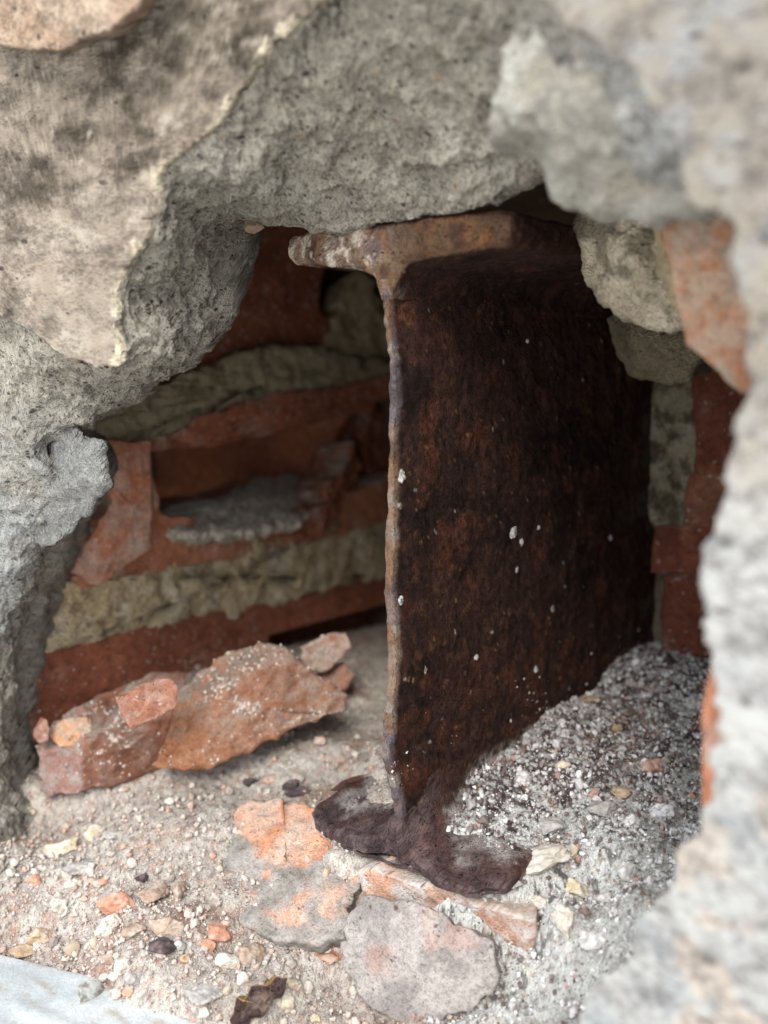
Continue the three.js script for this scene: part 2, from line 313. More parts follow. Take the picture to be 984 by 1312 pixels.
{ // the broken thickness of the wall, running in from the plaster edge to the inner lip, then round behind
  const NV = 150, a = V(0, 0, 0), b = V(0, 0, 0), c = V(0, 0, 0);
  const g = gridGeo(NU, NV, (u, v) => {
    const i = Math.round(u * NU) % NU, R = RIM[i].clone(); R.z -= SKIN * 0.9; cat(MID, u, b); cat(LIP, u, c);
    const o = V(R.x - HC.x, R.y - HC.y, 0).normalize(); R.addScaledVector(o, 0.001);
    if (v <= 0.85) { const t = v / 0.85, w0 = (1 - t) * (1 - t), w1 = 2 * t * (1 - t), w2 = t * t, m = b.clone().multiplyScalar(2).addScaledVector(R, -0.5).addScaledVector(c, -0.5).lerp(b, 0.35);
      return V(R.x * w0 + m.x * w1 + c.x * w2, R.y * w0 + m.y * w1 + c.y * w2, R.z * w0 + m.z * w1 + c.z * w2); }
    const t = (v - 0.85) / 0.15, d = 0.22 * t * t; return V(c.x + o.x * d, c.y + Math.max(o.y, -0.2) * d, c.z - 0.03 * Math.min(1, t * 2.5) * (1 + t));
  }, true);
  const PD = V(0.5, -0.45, 0.74).normalize(), PU = V(0, 1, 0).cross(PD).normalize(), PW = PD.clone().cross(PU);
  finish(g, 'broken_concrete', M.concrete, wall, (p, q, i) => {
    const v = Math.floor(i / NU) / NV, f = ss(0, 0.07, v), k = f * (0.55 + 0.45 * ss(1, 0.8, v));
    worley(p, 0.0085, 2); const stones = Math.max(0, 0.42 - WR.f) * (WR.id > 0.45 ? 1 : 0.1); worley(p, 0.017, 21); let cell = 0.0042 * (WR.id - 0.5) * ss(0, 0.22, WR.g - WR.f); worley(p, 0.0075, 22); cell += 0.0016 * (WR.id - 0.5) * ss(0, 0.25, WR.g - WR.f); cell *= 0.45 + 0.55 * ss(-0.02, -0.06, p.x);
    return k * (0.0045 * fbm(p, 0.024, 3, 14) - 0.0042 * Math.abs(fbm(p, 0.013, 3, 18)) + 0.0024 * fbm(p, 0.0065, 3, 15) + 0.003 * stones + cell + 0.0009 * (0.4 - worley(p, 0.0026, 8).f));
  }, (p, q) => {
    let c = concColor(p, 3);
    const side = ss(-0.02, -0.1, p.x) * ss(0.17, 0.1, p.y);
    c = mix(c, mix(C.blueGrey, C.white, 0.3), side * ss(0.045, 0.062, p.z) * ss(0.02, 0.06, p.y) * (0.55 + 0.5 * fbm(p, 0.01, 3, 70)));
    c = mix(c, mix(C.blueGrey, C.white, 0.5), ss(0.08, 0.13, p.x) * 0.6);
    c = mix(c, lin('#b98f7c'), ss(0.11, 0.14, p.x) * ss(0.04, 0.02, p.y) * ss(0, 0.3, fbm(p, 0.01, 3, 44)) * 0.7);
    return mul(c, 0.6);
  }, (p) => [p.dot(PU), p.dot(PW)]);
}
for (const [px, py, r, z, col] of [[326, 290, 12, 0.006, '#a08a74']]) {
  const p = onZ(px, py, z), k = p.distanceTo(camera.position) / FPX * r, g = rockGeo([k, k * 0.9, k], px, { cuts: 8, detail: 8, rough: 0.2 }); g.translate(p.x, p.y, p.z);
  finish(g, 'aggregate_pebble', M.lump, wall, null, (q) => mul(lin(col), 0.75 + 0.3 * fbm(q, 0.003, 3, 2)));
}
// ---------------------------------------------------------------- masonry that closes the cavity behind the hole
const X1 = V(1, 0, 0), Y1 = V(0, 1, 0), Z1 = V(0, 0, 1);
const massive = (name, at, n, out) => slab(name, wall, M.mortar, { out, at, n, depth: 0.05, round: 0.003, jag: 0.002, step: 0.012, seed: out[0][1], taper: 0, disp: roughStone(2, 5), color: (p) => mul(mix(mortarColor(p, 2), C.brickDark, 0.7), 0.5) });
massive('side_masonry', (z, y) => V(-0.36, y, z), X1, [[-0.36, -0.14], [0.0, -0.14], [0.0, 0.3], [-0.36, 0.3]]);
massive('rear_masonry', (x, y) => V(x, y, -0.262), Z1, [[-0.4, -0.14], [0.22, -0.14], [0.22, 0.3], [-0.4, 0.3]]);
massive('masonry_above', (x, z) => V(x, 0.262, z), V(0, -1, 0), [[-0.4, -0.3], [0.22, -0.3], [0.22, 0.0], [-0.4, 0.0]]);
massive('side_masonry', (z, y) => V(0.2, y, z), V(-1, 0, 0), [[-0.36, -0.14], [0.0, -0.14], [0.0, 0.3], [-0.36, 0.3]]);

// ---------------------------------------------------------------- bricks and mortar on the left of the beam
const LX = -0.205, left = (x) => (px, py) => onX(px, py, x);
const brickSlab = (name, parent, out, at, n, o = {}) => slab(name, parent, M.brick, { out, at, n, depth: 0.03, round: 0.0025, jag: 3, step: 0.0015, disp: (p) => 0.0008 * fbm(p, 0.012, 4, 7) + 0.0004 * fbm(p, 0.0035, 3, 8), color: (p, q) => brickColor(p, o.base ?? C.brick, o.dust ?? 0.3, o.seed ?? 0, q), seed: o.seed ?? 1, ...o });
const mortarSlab = (name, parent, out, at, n, o = {}) => slab(name, parent, M.mortar, { out, at, n, depth: 0.025, round: 0.004, jag: 7, step: 0.0014, disp: roughStone(o.amp ?? 1.6, o.seed ?? 3), color: (p, q) => { const c = mortarColor(p, o.seed ?? 1); return o.tint ? mix(c, o.tint, o.tintBy ?? 0.4) : c; }, seed: o.seed ?? 2, ...o });

brickSlab('brick', wall, [[140, 200], [300, 230], [425, 300], [412, 350], [408, 395], [432, 425], [410, 462], [330, 482], [230, 520], [150, 520]], left(LX - 0.006), X1, { base: lin('#86432f'), dust: 0.15, seed: 4 });
mortarSlab('mortar_bed', wall, [[405, 470], [432, 428], [446, 380], [462, 352], [478, 362], [500, 420], [500, 500], [455, 500], [420, 492]], left(LX - 0.002), X1, { seed: 11, tint: C.mortarDark, tintBy: 0.3 });
mortarSlab('mortar_bed', wall, [[120, 545], [180, 500], [262, 480], [300, 462], [352, 448], [410, 446], [505, 470], [500, 498], [400, 512], [320, 526], [260, 545], [190, 565], [120, 572]], left(LX + 0.004), X1, { seed: 12, amp: 2.2, tint: lin('#8a8169'), tintBy: 0.4 });
brickSlab('brick', wall, [[222, 560], [258, 534], [330, 514], [420, 498], [500, 482], [500, 512], [470, 518], [330, 552], [250, 570]], left(LX + 0.007), X1, { base: lin('#8a442f'), dust: 0.22, seed: 6, jag: 5 });
{ // the hollow brick with its open cell
  const t = new THREE.Group(); t.name = numbered('hollow_brick'); wall.add(t);
  brickSlab('shell', t, [[110, 555], [205, 552], [330, 545], [474, 508], [478, 526], [330, 560], [196, 578], [104, 586]], left(LX + 0.001), X1, { base: lin('#8a4630'), seed: 21, jag: 2, depth: 0.11, taper: 0 });
  brickSlab('web', t, [[98, 574], [140, 568], [194, 568], [193, 600], [206, 662], [190, 690], [150, 720], [112, 745], [92, 728], [112, 680], [134, 640], [118, 606]], left(LX + 0.004), X1, { base: lin('#a4593d'), dust: 0.42, seed: 22, jag: 3, depth: 0.11, taper: 0, relief: (x, y) => 0.01 * ss(196, 178, x) - 0.012 * ss(150, 100, x + 0.25 * (y - 600)), disp: (p) => 0.0016 * fbm(p, 0.012, 4, 7) - 0.003 * Math.abs(fbm(p, 0.018, 3, 12)) + 0.0005 * fbm(p, 0.0035, 3, 8), color: (p, q, x, y) => { const c = brickColor(p, lin('#ac5f40'), 0.35, 22, q); return mix(c, lin('#c4a898'), ss(-0.1, 0.6, fbm(p, 0.008, 5, 29, 0.7) + 0.25 - 0.006 * Math.abs(x - 155 + 0.25 * (y - 600))) * 0.7); } });
  brickSlab('shell', t, [[182, 655], [206, 660], [260, 668], [330, 664], [372, 652], [400, 668], [440, 640], [505, 610], [505, 662], [420, 690], [330, 706], [220, 728], [112, 752], [100, 740], [150, 705]], left(LX + 0.006), X1, { base: lin('#a15a3f'), dust: 0.3, seed: 23, depth: 0.11, taper: 0, disp: (p) => 0.0012 * fbm(p, 0.014, 4, 7) + 0.0005 * fbm(p, 0.0035, 3, 8) });
  const a = onX(230, 600, -0.345), b = onX(476, 560, -0.226), nn = V(b.z - a.z, 0, a.x - b.x).normalize(); if (nn.x < 0) nn.negate();
  brickSlab('cell_wall', t, [[140, 530], [300, 510], [478, 500], [478, 540], [472, 566], [444, 606], [420, 690], [150, 700]], plane(b, nn), nn, { base: lin('#b05c3c'), dust: 0.2, seed: 24, depth: 0.02, jag: 3 });
  const ridged = (p) => 0.0012 * fbm(p, 0.014, 3, 7) - 0.005 * Math.abs(fbm(p, 0.014, 3, 12)) + 0.0005 * fbm(p, 0.0035, 3, 8);
  brickSlab('broken_corner', t, [[330, 676], [372, 652], [398, 640], [420, 622], [444, 604], [472, 566], [482, 600], [470, 630], [446, 648], [430, 668], [405, 684], [360, 690]], left(LX + 0.009), X1, { base: lin('#8f4a33'), dust: 0.25, seed: 26, jag: 6, disp: ridged, relief: (x, y) => 0.004 * ss(440, 400, x) - 0.012 * ss(430, 480, x) });
  brickSlab('broken_corner', t, [[430, 668], [455, 645], [478, 628], [520, 600], [520, 650], [470, 668], [440, 682]], left(LX + 0.004), X1, { base: lin('#8a4631'), dust: 0.2, seed: 27, jag: 6, disp: ridged });
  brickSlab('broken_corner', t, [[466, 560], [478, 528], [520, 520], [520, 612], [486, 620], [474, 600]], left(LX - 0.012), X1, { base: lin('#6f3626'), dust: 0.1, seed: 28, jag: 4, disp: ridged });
}
{
  const a = onX(215, 662, LX - 0.008), b = onX(415, 634, LX - 0.004), c = onX(330, 612, LX - 0.045), n = b.clone().sub(a).cross(c.clone().sub(a)).normalize(); if (n.y < 0) n.negate();
  mortarSlab('mortar_crumbs', wall, [[206, 676], [210, 660], [240, 652], [285, 638], [325, 614], [385, 606], [418, 612], [416, 632], [378, 664], [320, 676], [260, 680]], plane(a, n), n, { seed: 17, depth: 0.01, step: 0.0009, relief: (x, y, r) => 0.004 * (1 - r), disp: (p) => 0.0016 * fbm(p, 0.009, 3, 4) + 0.0014 * (0.5 - worley(p, 0.0034, 6).f) + 0.0007 * (0.5 - worley(p, 0.0018, 5).f), tint: lin('#b0aaa0'), tintBy: 0.6, color: (p) => { const w = worley(p, 0.0016, 5); return mix(mix(lin('#c2b6a6'), lin('#e2d9cb'), w.id), C.brickDark, w.id < 0.12 ? 0.5 : 0); } });
  const fl = slab('mortar_flake', wall, M.mortar, { out: [[208, 654], [222, 646], [262, 640], [286, 638], [284, 646], [240, 655], [214, 660]], at: plane(a.clone().addScaledVector(n, 0.004), n), n, depth: 0.002, round: 0.0007, jag: 1.5, step: 0.0007, seed: 5, disp: (p) => 0.0004 * fbm(p, 0.004, 3, 1), color: (p) => mix(lin('#a7a195'), lin('#c4beb2'), ss(-0.3, 0.3, fbm(p, 0.005, 3, 2))) });
}
mortarSlab('mortar_bed', wall, [[70, 770], [92, 742], [150, 728], [220, 712], [300, 692], [380, 674], [505, 636], [505, 735], [430, 752], [380, 768], [290, 782], [200, 802], [120, 820], [66, 834]], left(LX + 0.003), X1, { seed: 14, jag: 8, disp: (p) => roughStone(2, 14)(p) + 0.003 * fbm(p, 0.02, 3, 46) - 0.003 * Math.abs(fbm(p, 0.011, 3, 47)), relief: (x, y, r) => 0.004 * (1 - r * r), color: (p) => { let c = mix(lin('#dcc6a0'), lin('#eedfc4'), ss(-0.2, 0.4, fbm(p, 0.012, 4, 5))); c = mix(c, lin('#b59e7a'), ss(0.0, 0.45, fbm(p, 0.014, 5, 25, 0.65)) * 0.8); c = mix(c, lin('#6f5c48'), ss(0.15, 0.5, fbm(p, 0.006, 4, 27, 0.65)) * 0.6); return mix(c, C.mortarDark, ss(-0.1, -0.2, p.z) * 0.25); } });
brickSlab('brick', wall, [[60, 836], [120, 818], [200, 800], [300, 780], [380, 766], [505, 734], [505, 770], [440, 786], [345, 806], [338, 850], [250, 900], [150, 930], [40, 960], [44, 890]], left(LX + 0.002), X1, { base: lin('#84422f'), dust: 0.2, seed: 7, jag: 2, depth: 0.04, relief: (x, y) => -0.004 * ss(880, 910, y) });
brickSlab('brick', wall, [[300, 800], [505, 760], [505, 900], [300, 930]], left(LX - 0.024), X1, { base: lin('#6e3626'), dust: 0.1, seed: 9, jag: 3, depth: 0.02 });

// ---------------------------------------------------------------- masonry on the right and at the back
const front = (z) => (px, py) => onZ(px, py, z);
brickSlab('brick', wall, [[842, 222], [900, 225], [990, 250], [1000, 480], [946, 492], [914, 462], [884, 432], [868, 360], [852, 290]], front(0.012), Z1, { base: lin('#b3694c'), depth: 0.05, seed: 31, jag: 2, color: (p, q) => { let c = brickColor(p, lin('#a3603f'), 0.25, 31, q); c = mix(c, lin('#bba793'), ss(-0.3, 0.3, fbm(p, 0.006, 5, 81, 0.75)) * 0.8); return mix(c, lin('#9a978c'), ss(0.05, 0.4, fbm(p, 0.013, 5, 88, 0.65)) * 0.7).map((x) => x * 0.82); } });
mortarSlab('mortar_bed', wall, [[838, 262], [852, 236], [866, 300], [882, 400], [868, 398], [850, 330]], front(-0.012), Z1, { seed: 33, depth: 0.03, jag: 3, tint: C.mortarDark, tintBy: 0.6 });
mortarSlab('mortar_lump', wall, [[746, 290], [752, 272], [768, 258], [795, 252], [820, 242], [855, 236], [866, 290], [876, 340], [878, 396], [850, 405], [820, 398], [795, 384], [772, 366], [758, 348], [753, 318]], front(-0.045), Z1, { seed: 34, depth: 0.04, round: 0.006, jag: 6, step: 0.001, amp: 1.8, relief: (x, y, r) => 0.01 * (1 - r * r), color: (p) => { const c = mix(lin('#bdb09a'), lin('#ddd1bb'), ss(-0.2, 0.3, fbm(p, 0.012, 4, 5))); return mix(c, lin('#6e6656'), ss(0.1, 0.4, fbm(p, 0.008, 4, 6) + 6 * (p.y - 0.19)) * 0.75); } });
mortarSlab('mortar_lump', wall, [[640, 92], [662, 58], [680, 10], [692, -30], [735, 10], [786, 56], [836, 126], [872, 210], [850, 230], [800, 236], [755, 244], [715, 230], [690, 214], [662, 188], [646, 160], [634, 130]], front(0.046), Z1, { seed: 35, depth: 0.05, round: 0.008, jag: 10, amp: 1.8, disp: (p) => roughStone(1.6, 35)(p) - 0.007 * Math.abs(fbm(p, 0.02, 3, 43)) + 0.003 * fbm(p, 0.012, 3, 44), relief: (x, y, r) => 0.005 * (1 - r * r) - 0.012 * ss(170, 240, y), color: (p) => { let c = mix(lin('#b3b0a6'), lin('#d0cec6'), ss(-0.3, 0.3, fbm(p, 0.016, 4, 5))); c = mix(c, lin('#8f8c84'), ss(0.1, 0.5, fbm(p, 0.012, 5, 16)) * 0.7); return mul(mix(c, lin('#c2b59e'), ss(0.25, 0.5, fbm(p, 0.012, 3, 26)) * 0.4), 0.85); } });
mortarSlab('mortar_lump', wall, [[782, 412], [800, 398], [850, 404], [884, 400], [890, 440], [872, 478], [840, 480], [806, 470], [790, 445]], front(-0.15), Z1, { seed: 36, depth: 0.05, jag: 4, tint: lin('#5d5647'), tintBy: 0.6, relief: (x, y, r) => 0.01 * (1 - r * r) });
mortarSlab('mortar_bed', wall, [[812, 480], [850, 476], [894, 490], [892, 560], [884, 610], [880, 668], [848, 684], [834, 668], [826, 600], [818, 540]], front(-0.215), Z1, { seed: 37, depth: 0.04, jag: 5, amp: 2, color: (p) => mix(lin('#b8ad96'), lin('#6a5f4e'), ss(-0.1, 0.35, fbm(V(p.x, p.y, 0.6 * p.x + 0.4 * p.y), 0.009, 5, 3, 0.7))) });
const backBrick = (out, seed, base) => brickSlab('brick', wall, out, front(-0.212), Z1, { base, dust: 0.15, seed, depth: 0.04, jag: 2.5 });
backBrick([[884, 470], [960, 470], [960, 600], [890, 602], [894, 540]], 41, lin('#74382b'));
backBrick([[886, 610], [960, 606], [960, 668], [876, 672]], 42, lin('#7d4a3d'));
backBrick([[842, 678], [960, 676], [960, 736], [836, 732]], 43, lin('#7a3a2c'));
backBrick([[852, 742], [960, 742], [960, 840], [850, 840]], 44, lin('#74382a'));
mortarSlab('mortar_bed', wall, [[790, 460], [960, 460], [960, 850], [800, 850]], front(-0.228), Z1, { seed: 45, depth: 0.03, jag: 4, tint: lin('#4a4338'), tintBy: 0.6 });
{ // reddish brick edge under the whitish plaster on the lower right
  brickSlab('brick', wall, [[914, 860], [1010, 850], [1010, 1040], [902, 1030], [905, 985]], front(0.045), Z1, { base: lin('#b86a4a'), dust: 0.35, seed: 46, jag: 3, depth: 0.03 });
}
mortarSlab('mortar_lump', wall, [[34, 600], [54, 562], [88, 556], [120, 578], [124, 626], [102, 652], [80, 680], [56, 690], [34, 676]], front(0.056), V(0.75, 0, 0.66), { seed: 38, depth: 0.012, round: 0.005, taper: 0.4, jag: 7, disp: (p) => roughStone(1.6, 38)(p) - 0.004 * Math.abs(fbm(p, 0.016, 3, 43)), relief: (x, y, r) => 0.005 * (1 - r * r), color: (p) => mul(mix(concColor(p, 3), C.blueGrey, 0.5), 0.66) });
// chipped patch of pale plaster in the upper left with a dark gap under it
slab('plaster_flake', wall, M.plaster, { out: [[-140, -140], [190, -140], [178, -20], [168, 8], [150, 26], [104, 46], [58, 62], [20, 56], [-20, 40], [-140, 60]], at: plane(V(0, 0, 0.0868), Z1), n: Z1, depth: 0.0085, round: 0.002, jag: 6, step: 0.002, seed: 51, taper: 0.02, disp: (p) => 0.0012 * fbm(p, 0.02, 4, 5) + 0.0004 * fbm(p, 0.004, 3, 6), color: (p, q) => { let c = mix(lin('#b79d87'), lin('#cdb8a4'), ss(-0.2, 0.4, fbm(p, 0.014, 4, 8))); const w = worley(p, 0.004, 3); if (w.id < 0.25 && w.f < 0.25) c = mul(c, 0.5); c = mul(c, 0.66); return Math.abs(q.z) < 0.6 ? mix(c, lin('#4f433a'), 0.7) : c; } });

// ================================================================ THE STEEL BEAM
const beam = thing('steel_beam', 'rusted steel beam with thin jagged web standing in the middle of the hole', 'steel beam'); beam.userData.kind = 'thing';
const YB = -0.023, YT = 0.217, HW = 0.049, WH = 0.003, BACK = -0.3;
// resting height of the rubble (x, z, y)
const KN = [[-0.02, -0.012, -0.02], [-0.17, 0.05, -0.05], [-0.2, 0.1, -0.06], [-0.1, 0.1, -0.07], [-0.06, 0.05, -0.047], [-0.1, 0.0, -0.03], [-0.06, -0.03, -0.024], [-0.09, -0.07, -0.016], [-0.04, -0.06, -0.009], [-0.022, -0.03, -0.008], [-0.03, -0.11, -0.001], [-0.15, -0.1, -0.004], [-0.175, -0.04, -0.004], [-0.19, 0.0, -0.02], [-0.2, -0.05, -0.004], [-0.2, 0.03, -0.03],
  [0.0, 0.03, -0.068], [0.03, 0.06, -0.084], [0.01, 0.045, -0.078], [-0.03, 0.04, -0.056], [-0.055, 0.015, -0.04], [0.06, 0.05, -0.066], [-0.05, 0.115, -0.075], [0.0, 0.12, -0.08], [-0.14, 0.14, -0.08], [-0.08, 0.14, -0.08], [0.05, 0.09, -0.078], [-0.02, 0.1, -0.08], [0.02, 0.105, -0.08], [-0.045, 0.12, -0.08], [-0.03, 0.025, -0.052], [0.0, 0.006, -0.05], [0.02, 0.008, -0.06], [0.035, 0.012, -0.064], [0.044, 0.006, -0.065], [0.02, 0.022, -0.068], [0.058, -0.012, -0.046], [0.05, 0.0, -0.054], [-0.04, 0.0, -0.034], [0.01, -0.01, -0.023], [0.03, -0.012, -0.017], [0.042, -0.022, -0.0145], [-0.02, -0.006, -0.027], [-0.03, -0.02, -0.0155], [0.014, -0.03, -0.0095], [0.014, -0.05, -0.003],
  [0.03, -0.04, -0.008], [0.035, -0.028, -0.0115], [0.02, -0.08, 0.002], [0.01, -0.06, 0.0], [0.04, -0.1, 0.001], [0.012, -0.12, 0.008], [0.02, -0.2, 0.018], [0.06, -0.2, 0.016], [0.066, -0.02, -0.022], [0.064, 0.0, -0.054], [0.064, 0.018, -0.064], [0.055, 0.03, -0.072], [0.07, -0.06, -0.008], [0.1, -0.03, -0.012], [0.09, 0.02, -0.046], [0.1, 0.05, -0.062], [0.13, 0.0, -0.02], [0.12, -0.08, 0.0], [0.16, -0.15, 0.01], [0.15, 0.1, -0.075]];
const floorY = (x, z) => { let a = 0, w = 0; for (const [X, Z, Y] of KN) { const d = (x - X) ** 2 + (z - Z) ** 2 + 0.00008, k = 1 / (d * d); a += k * Y; w += k; } return a / w; };
const rustColor = (p, q, frontness, seed = 0) => {
  let c = mix(C.rust, lin('#271a18'), ss(-0.1, 0.5, fbm(p, 0.03, 3, seed + 1)));
  c = mix(c, C.rustRed, ss(0, 0.45, fbm(p, 0.012, 4, seed + 2)) * 0.8);
  c = mix(c, lin('#64452e'), ss(0.2, 0.6, fbm(p, 0.0035, 4, seed + 3)) * 0.45);
  const w = worley(p, 0.0035, seed + 1); if (w.id > 0.95 && w.f < 0.22) c = mix(c, C.ochre, 0.45); else if (w.id < 0.012 && w.f < 0.25) c = mix(c, C.salt, 0.4);
  c = mul(c, 1 + 0.45 * nz(p, 0.0021, seed) + 0.4 * nz(p, 0.0011, seed + 5));
  if (frontness > 0) {
    let f = mix(lin('#b59d8b'), lin('#8d848c'), ss(-0.2, 0.2, fbm(p, 0.018, 3, seed + 9)));
    f = mix(f, lin('#a67f5c'), ss(0.05, 0.4, fbm(p, 0.011, 3, seed + 10)) * 0.7);
    f = mix(f, C.violet, ss(0.1, 0.4, fbm(p, 0.009, 3, seed + 11)) * 0.6);
    f = mix(f, lin('#c8beb4'), ss(0.12, 0.4, fbm(p, 0.006, 3, seed + 12)) * 0.75);
    c = mix(c, f, frontness);
  }
  return c;
};
const rustDisp = (p) => 0.0012 * fbm(p, 0.011, 4, 61) + 0.0005 * fbm(p, 0.003, 3, 62) + 0.0003 * (0.4 - worley(p, 0.0032, 4).f);
const webFront = (y) => -0.002 - 0.007 * ss(0.02, -0.012, y) + 0.0022 * vn(y / 0.04, 3, 5) + 0.0012 * Math.abs(vn(y / 0.012, 7, 2)) - 0.0009 * Math.abs(vn(y / 0.005, 1, 8)) + 0.0004 * vn(y / 0.002, 1, 3);
const webBend = (y, z) => (0.0022 * vn(y / 0.045, 9, 1) - 0.0022 * ss(0.05, 0.03, y) * ss(0.0, 0.02, y)) * ss(-0.03, 0, z);
{
  const NUw = 420, g = gridGeo(NUw, 220, (u, v) => {
    const y = YB + 0.004 + (YT - YB - 0.008) * v, zf = webFront(y), half = WH * (0.5 + 0.2 * vn(y / 0.035, 2, 2) + 0.14 * vn(y / 0.008, 4, 1) + 0.22 * ss(0.12, 0.08, y)) , len = zf - BACK;
    const th = WH; let x, z;
    if (u < 0.66) { const t = Math.pow(u / 0.66, 0.85); z = BACK + (len - half * 0.4) * t; x = 1; }
    else if (u < 0.71) { const a = (u - 0.66) / 0.05 * Math.PI; z = zf - half * 0.4 + half * 0.4 * Math.sin(a); x = Math.cos(a); }
    else { const t = (u - 0.71) / 0.29; z = zf - half * 0.4 - (len - half) * Math.pow(t, 1.4); x = -1; }
    const h = th + (half - th) * ss(-0.02, 0, z);
    return V(x * h + webBend(y, z), y, z);
  });
  finish(g, 'web', M.rust, beam, (p) => rustDisp(p) * (0.35 + 0.65 * ss(-0.003, -0.014, p.z)), (p, q) => { let fr = ss(-0.004, -0.0015, p.z - webFront(p.y)) * (0.5 + 0.5 * ss(0.1, 0.6, q.z + 0.25 * q.x)); let c = rustColor(p, q, fr, 0);
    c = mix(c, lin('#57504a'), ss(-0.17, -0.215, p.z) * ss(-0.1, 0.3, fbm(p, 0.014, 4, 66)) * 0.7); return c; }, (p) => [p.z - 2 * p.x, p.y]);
}
function flange(top) {
  const s = top ? 1 : -1, y0 = top ? YT : YB, R = top ? 0.012 : 0.019, tr = top ? 0.0145 : 0.0105, tt = top ? 0.011 : 0.0085, prof = [];
  const P = (x, d) => prof.push([x, d]);                             // d: distance in from the outer face
  for (let k = 0; k <= 8; k++) { const a = k / 8 * Math.PI / 2; P(WH + R * (1 - Math.cos(a)), tr + R * (1 - Math.sin(a))); }
  for (let k = 1; k <= 24; k++) { const t = k / 24; P(WH + R + (HW - 0.003 - WH - R) * t, tr + (tt - tr) * t); }
  for (let k = 1; k <= 6; k++) { const a = k / 6 * Math.PI / 2; P(HW - 0.003 + 0.003 * Math.sin(a), tt - 0.003 + 0.003 * Math.cos(a)); }
  for (let k = 1; k <= 4; k++) { const a = k / 4 * Math.PI / 2; P(HW - 0.002 + 0.002 * Math.cos(a), 0.002 - 0.002 * Math.sin(a)); }
  for (let k = 1; k <= 24; k++) P((HW - 0.002) * (1 - k / 24), 0);
  const half = prof.slice(0, -1), full = [...half, [0, 0], ...half.slice().reverse().map(([x, d]) => [-x, d])];
  full.push([0, tr + R]);
  // resample evenly
  const L = [0]; for (let i = 0; i < full.length; i++) { const a = full[i], b = full[(i + 1) % full.length]; L.push(L[i] + Math.hypot(b[0] - a[0], b[1] - a[1])); }
  const N = 260, ev = []; for (let k = 0, i = 0; k < N; k++) { const q = k / N * L[full.length]; while (L[i + 1] < q) i++; const a = full[i], b = full[(i + 1) % full.length], t = (q - L[i]) / (L[i + 1] - L[i] || 1); ev.push([a[0] + (b[0] - a[0]) * t, a[1] + (b[1] - a[1]) * t]); }
  const rows = 230, cap = 14;
  const zf = (x) => (top ? 0.001 : 0.0) + 0.002 * vn(x / 0.016, top ? 4 : 8, 1) + 0.001 * vn(x / 0.005, top ? 6 : 3, 2) - (top ? 0.004 * ss(0.035, 0.049, x) : 0.006 * ss(-0.035, -0.049, x) + 0.006 * ss(0.04, 0.05, x)) - 0.002 * ss(0.03, 0.049, Math.abs(x));
  const g = gridGeo(N, rows, (u, v) => {
    const [x, d] = ev[Math.round(u * N) % N], j = Math.round(v * rows), e = j - (rows - cap), f = zf(x) - (top ? 0 : 0.22 * Math.max(0, d - 0.01));
    if (e <= 0) { const t = j / (rows - cap), z = BACK + (f - 0.0025 - BACK) * Math.pow(t, 0.8), th = top ? 1 : 1 - 0.5 * ss(-0.03, -0.002, z); return V(x, y0 - s * d * th, z); }
    const t = e / cap, mid = top ? 0.0048 : 0.002, k = 1 - t; const a = t * 2.2;
    return V(x * (1 - 0.03 * t), y0 - s * (mid + (d * (top ? 1 : 0.5) - mid) * k), f - 0.0025 + 0.0025 * Math.min(1, Math.sin(Math.min(1, a) * Math.PI / 2)));
  }, true);
  return finish(g, top ? 'top_flange' : 'bottom_flange', M.rust, beam, (p) => rustDisp(p) * 0.9 + (top ? 0 : 0.0003 * fbm(p, 0.003, 3, 103)), (p, q) => {
    const fr = ss(-0.006, -0.001, p.z - zf(p.x)) * ss(0.0, 0.6, q.z); let c = rustColor(p, q, fr * (top ? 0.85 - 0.45 * ss(-0.005, 0.02, p.x) : 0.35), top ? 20 : 40);
    if (top) { c = mix(c, lin('#54402f'), fr * (0.6 + 0.3 * ss(0, 0.01, p.x))); c = mix(c, lin('#7a5132'), ss(0.1, 0.4, fbm(p, 0.01, 4, 93)) * fr * 0.5); c = mix(c, C.rust, ss(0.12, 0.4, fbm(p, 0.008, 4, 94)) * 0.7); c = mix(c, lin('#c2b9ac'), ss(-0.02, 0.22, fbm(V(p.x, p.y * 0.7, p.z), 0.006, 5, 90, 0.65)) * ss(0.006, -0.008, p.x) * ss(-0.02, -0.004, p.z) * 0.9); }
    else { c = mix(c, lin('#b3a79c'), ss(-0.15, 0.25, fbm(p, 0.007, 5, 97, 0.7)) * ss(-0.004, -0.014, p.x) * ss(0.2, 0.7, q.y) * 0.8); c = mix(c, mix(C.violet, lin('#77696a'), ss(-0.2, 0.3, fbm(p, 0.006, 4, 101, 0.7))), 0.55 * ss(-0.05, 0, p.z)); c = mix(c, lin('#a39a97'), ss(0.02, 0.35, fbm(p, 0.004, 5, 102, 0.75)) * ss(0.1, 0.7, q.y) * ss(0.012, 0.0, p.y) * 0.75); c = mix(c, lin('#b9b4b0'), ss(0.08, 0.34, fbm(p, 0.005, 4, 95) + 0.25 * ss(-0.005, -0.035, p.z)) * ss(0.45, 0.9, q.y) * ss(-0.004, -0.012, p.y) * 0.85); }
    if (!top) c = mix(c, lin('#b5aeaa'), ss(0.006, -0.001, p.y - floorY(p.x, p.z) + 0.004 * fbm(p, 0.006, 4, 99, 0.7)) * ss(-0.25, 0.2, fbm(p, 0.0035, 4, 98, 0.7) + 0.15) * 0.85);
    return c;
  }, (p) => [Math.abs(p.x) + (top ? 0.5 : -0.5) * p.y, p.z + p.y]);
}
flange(true); flange(false);
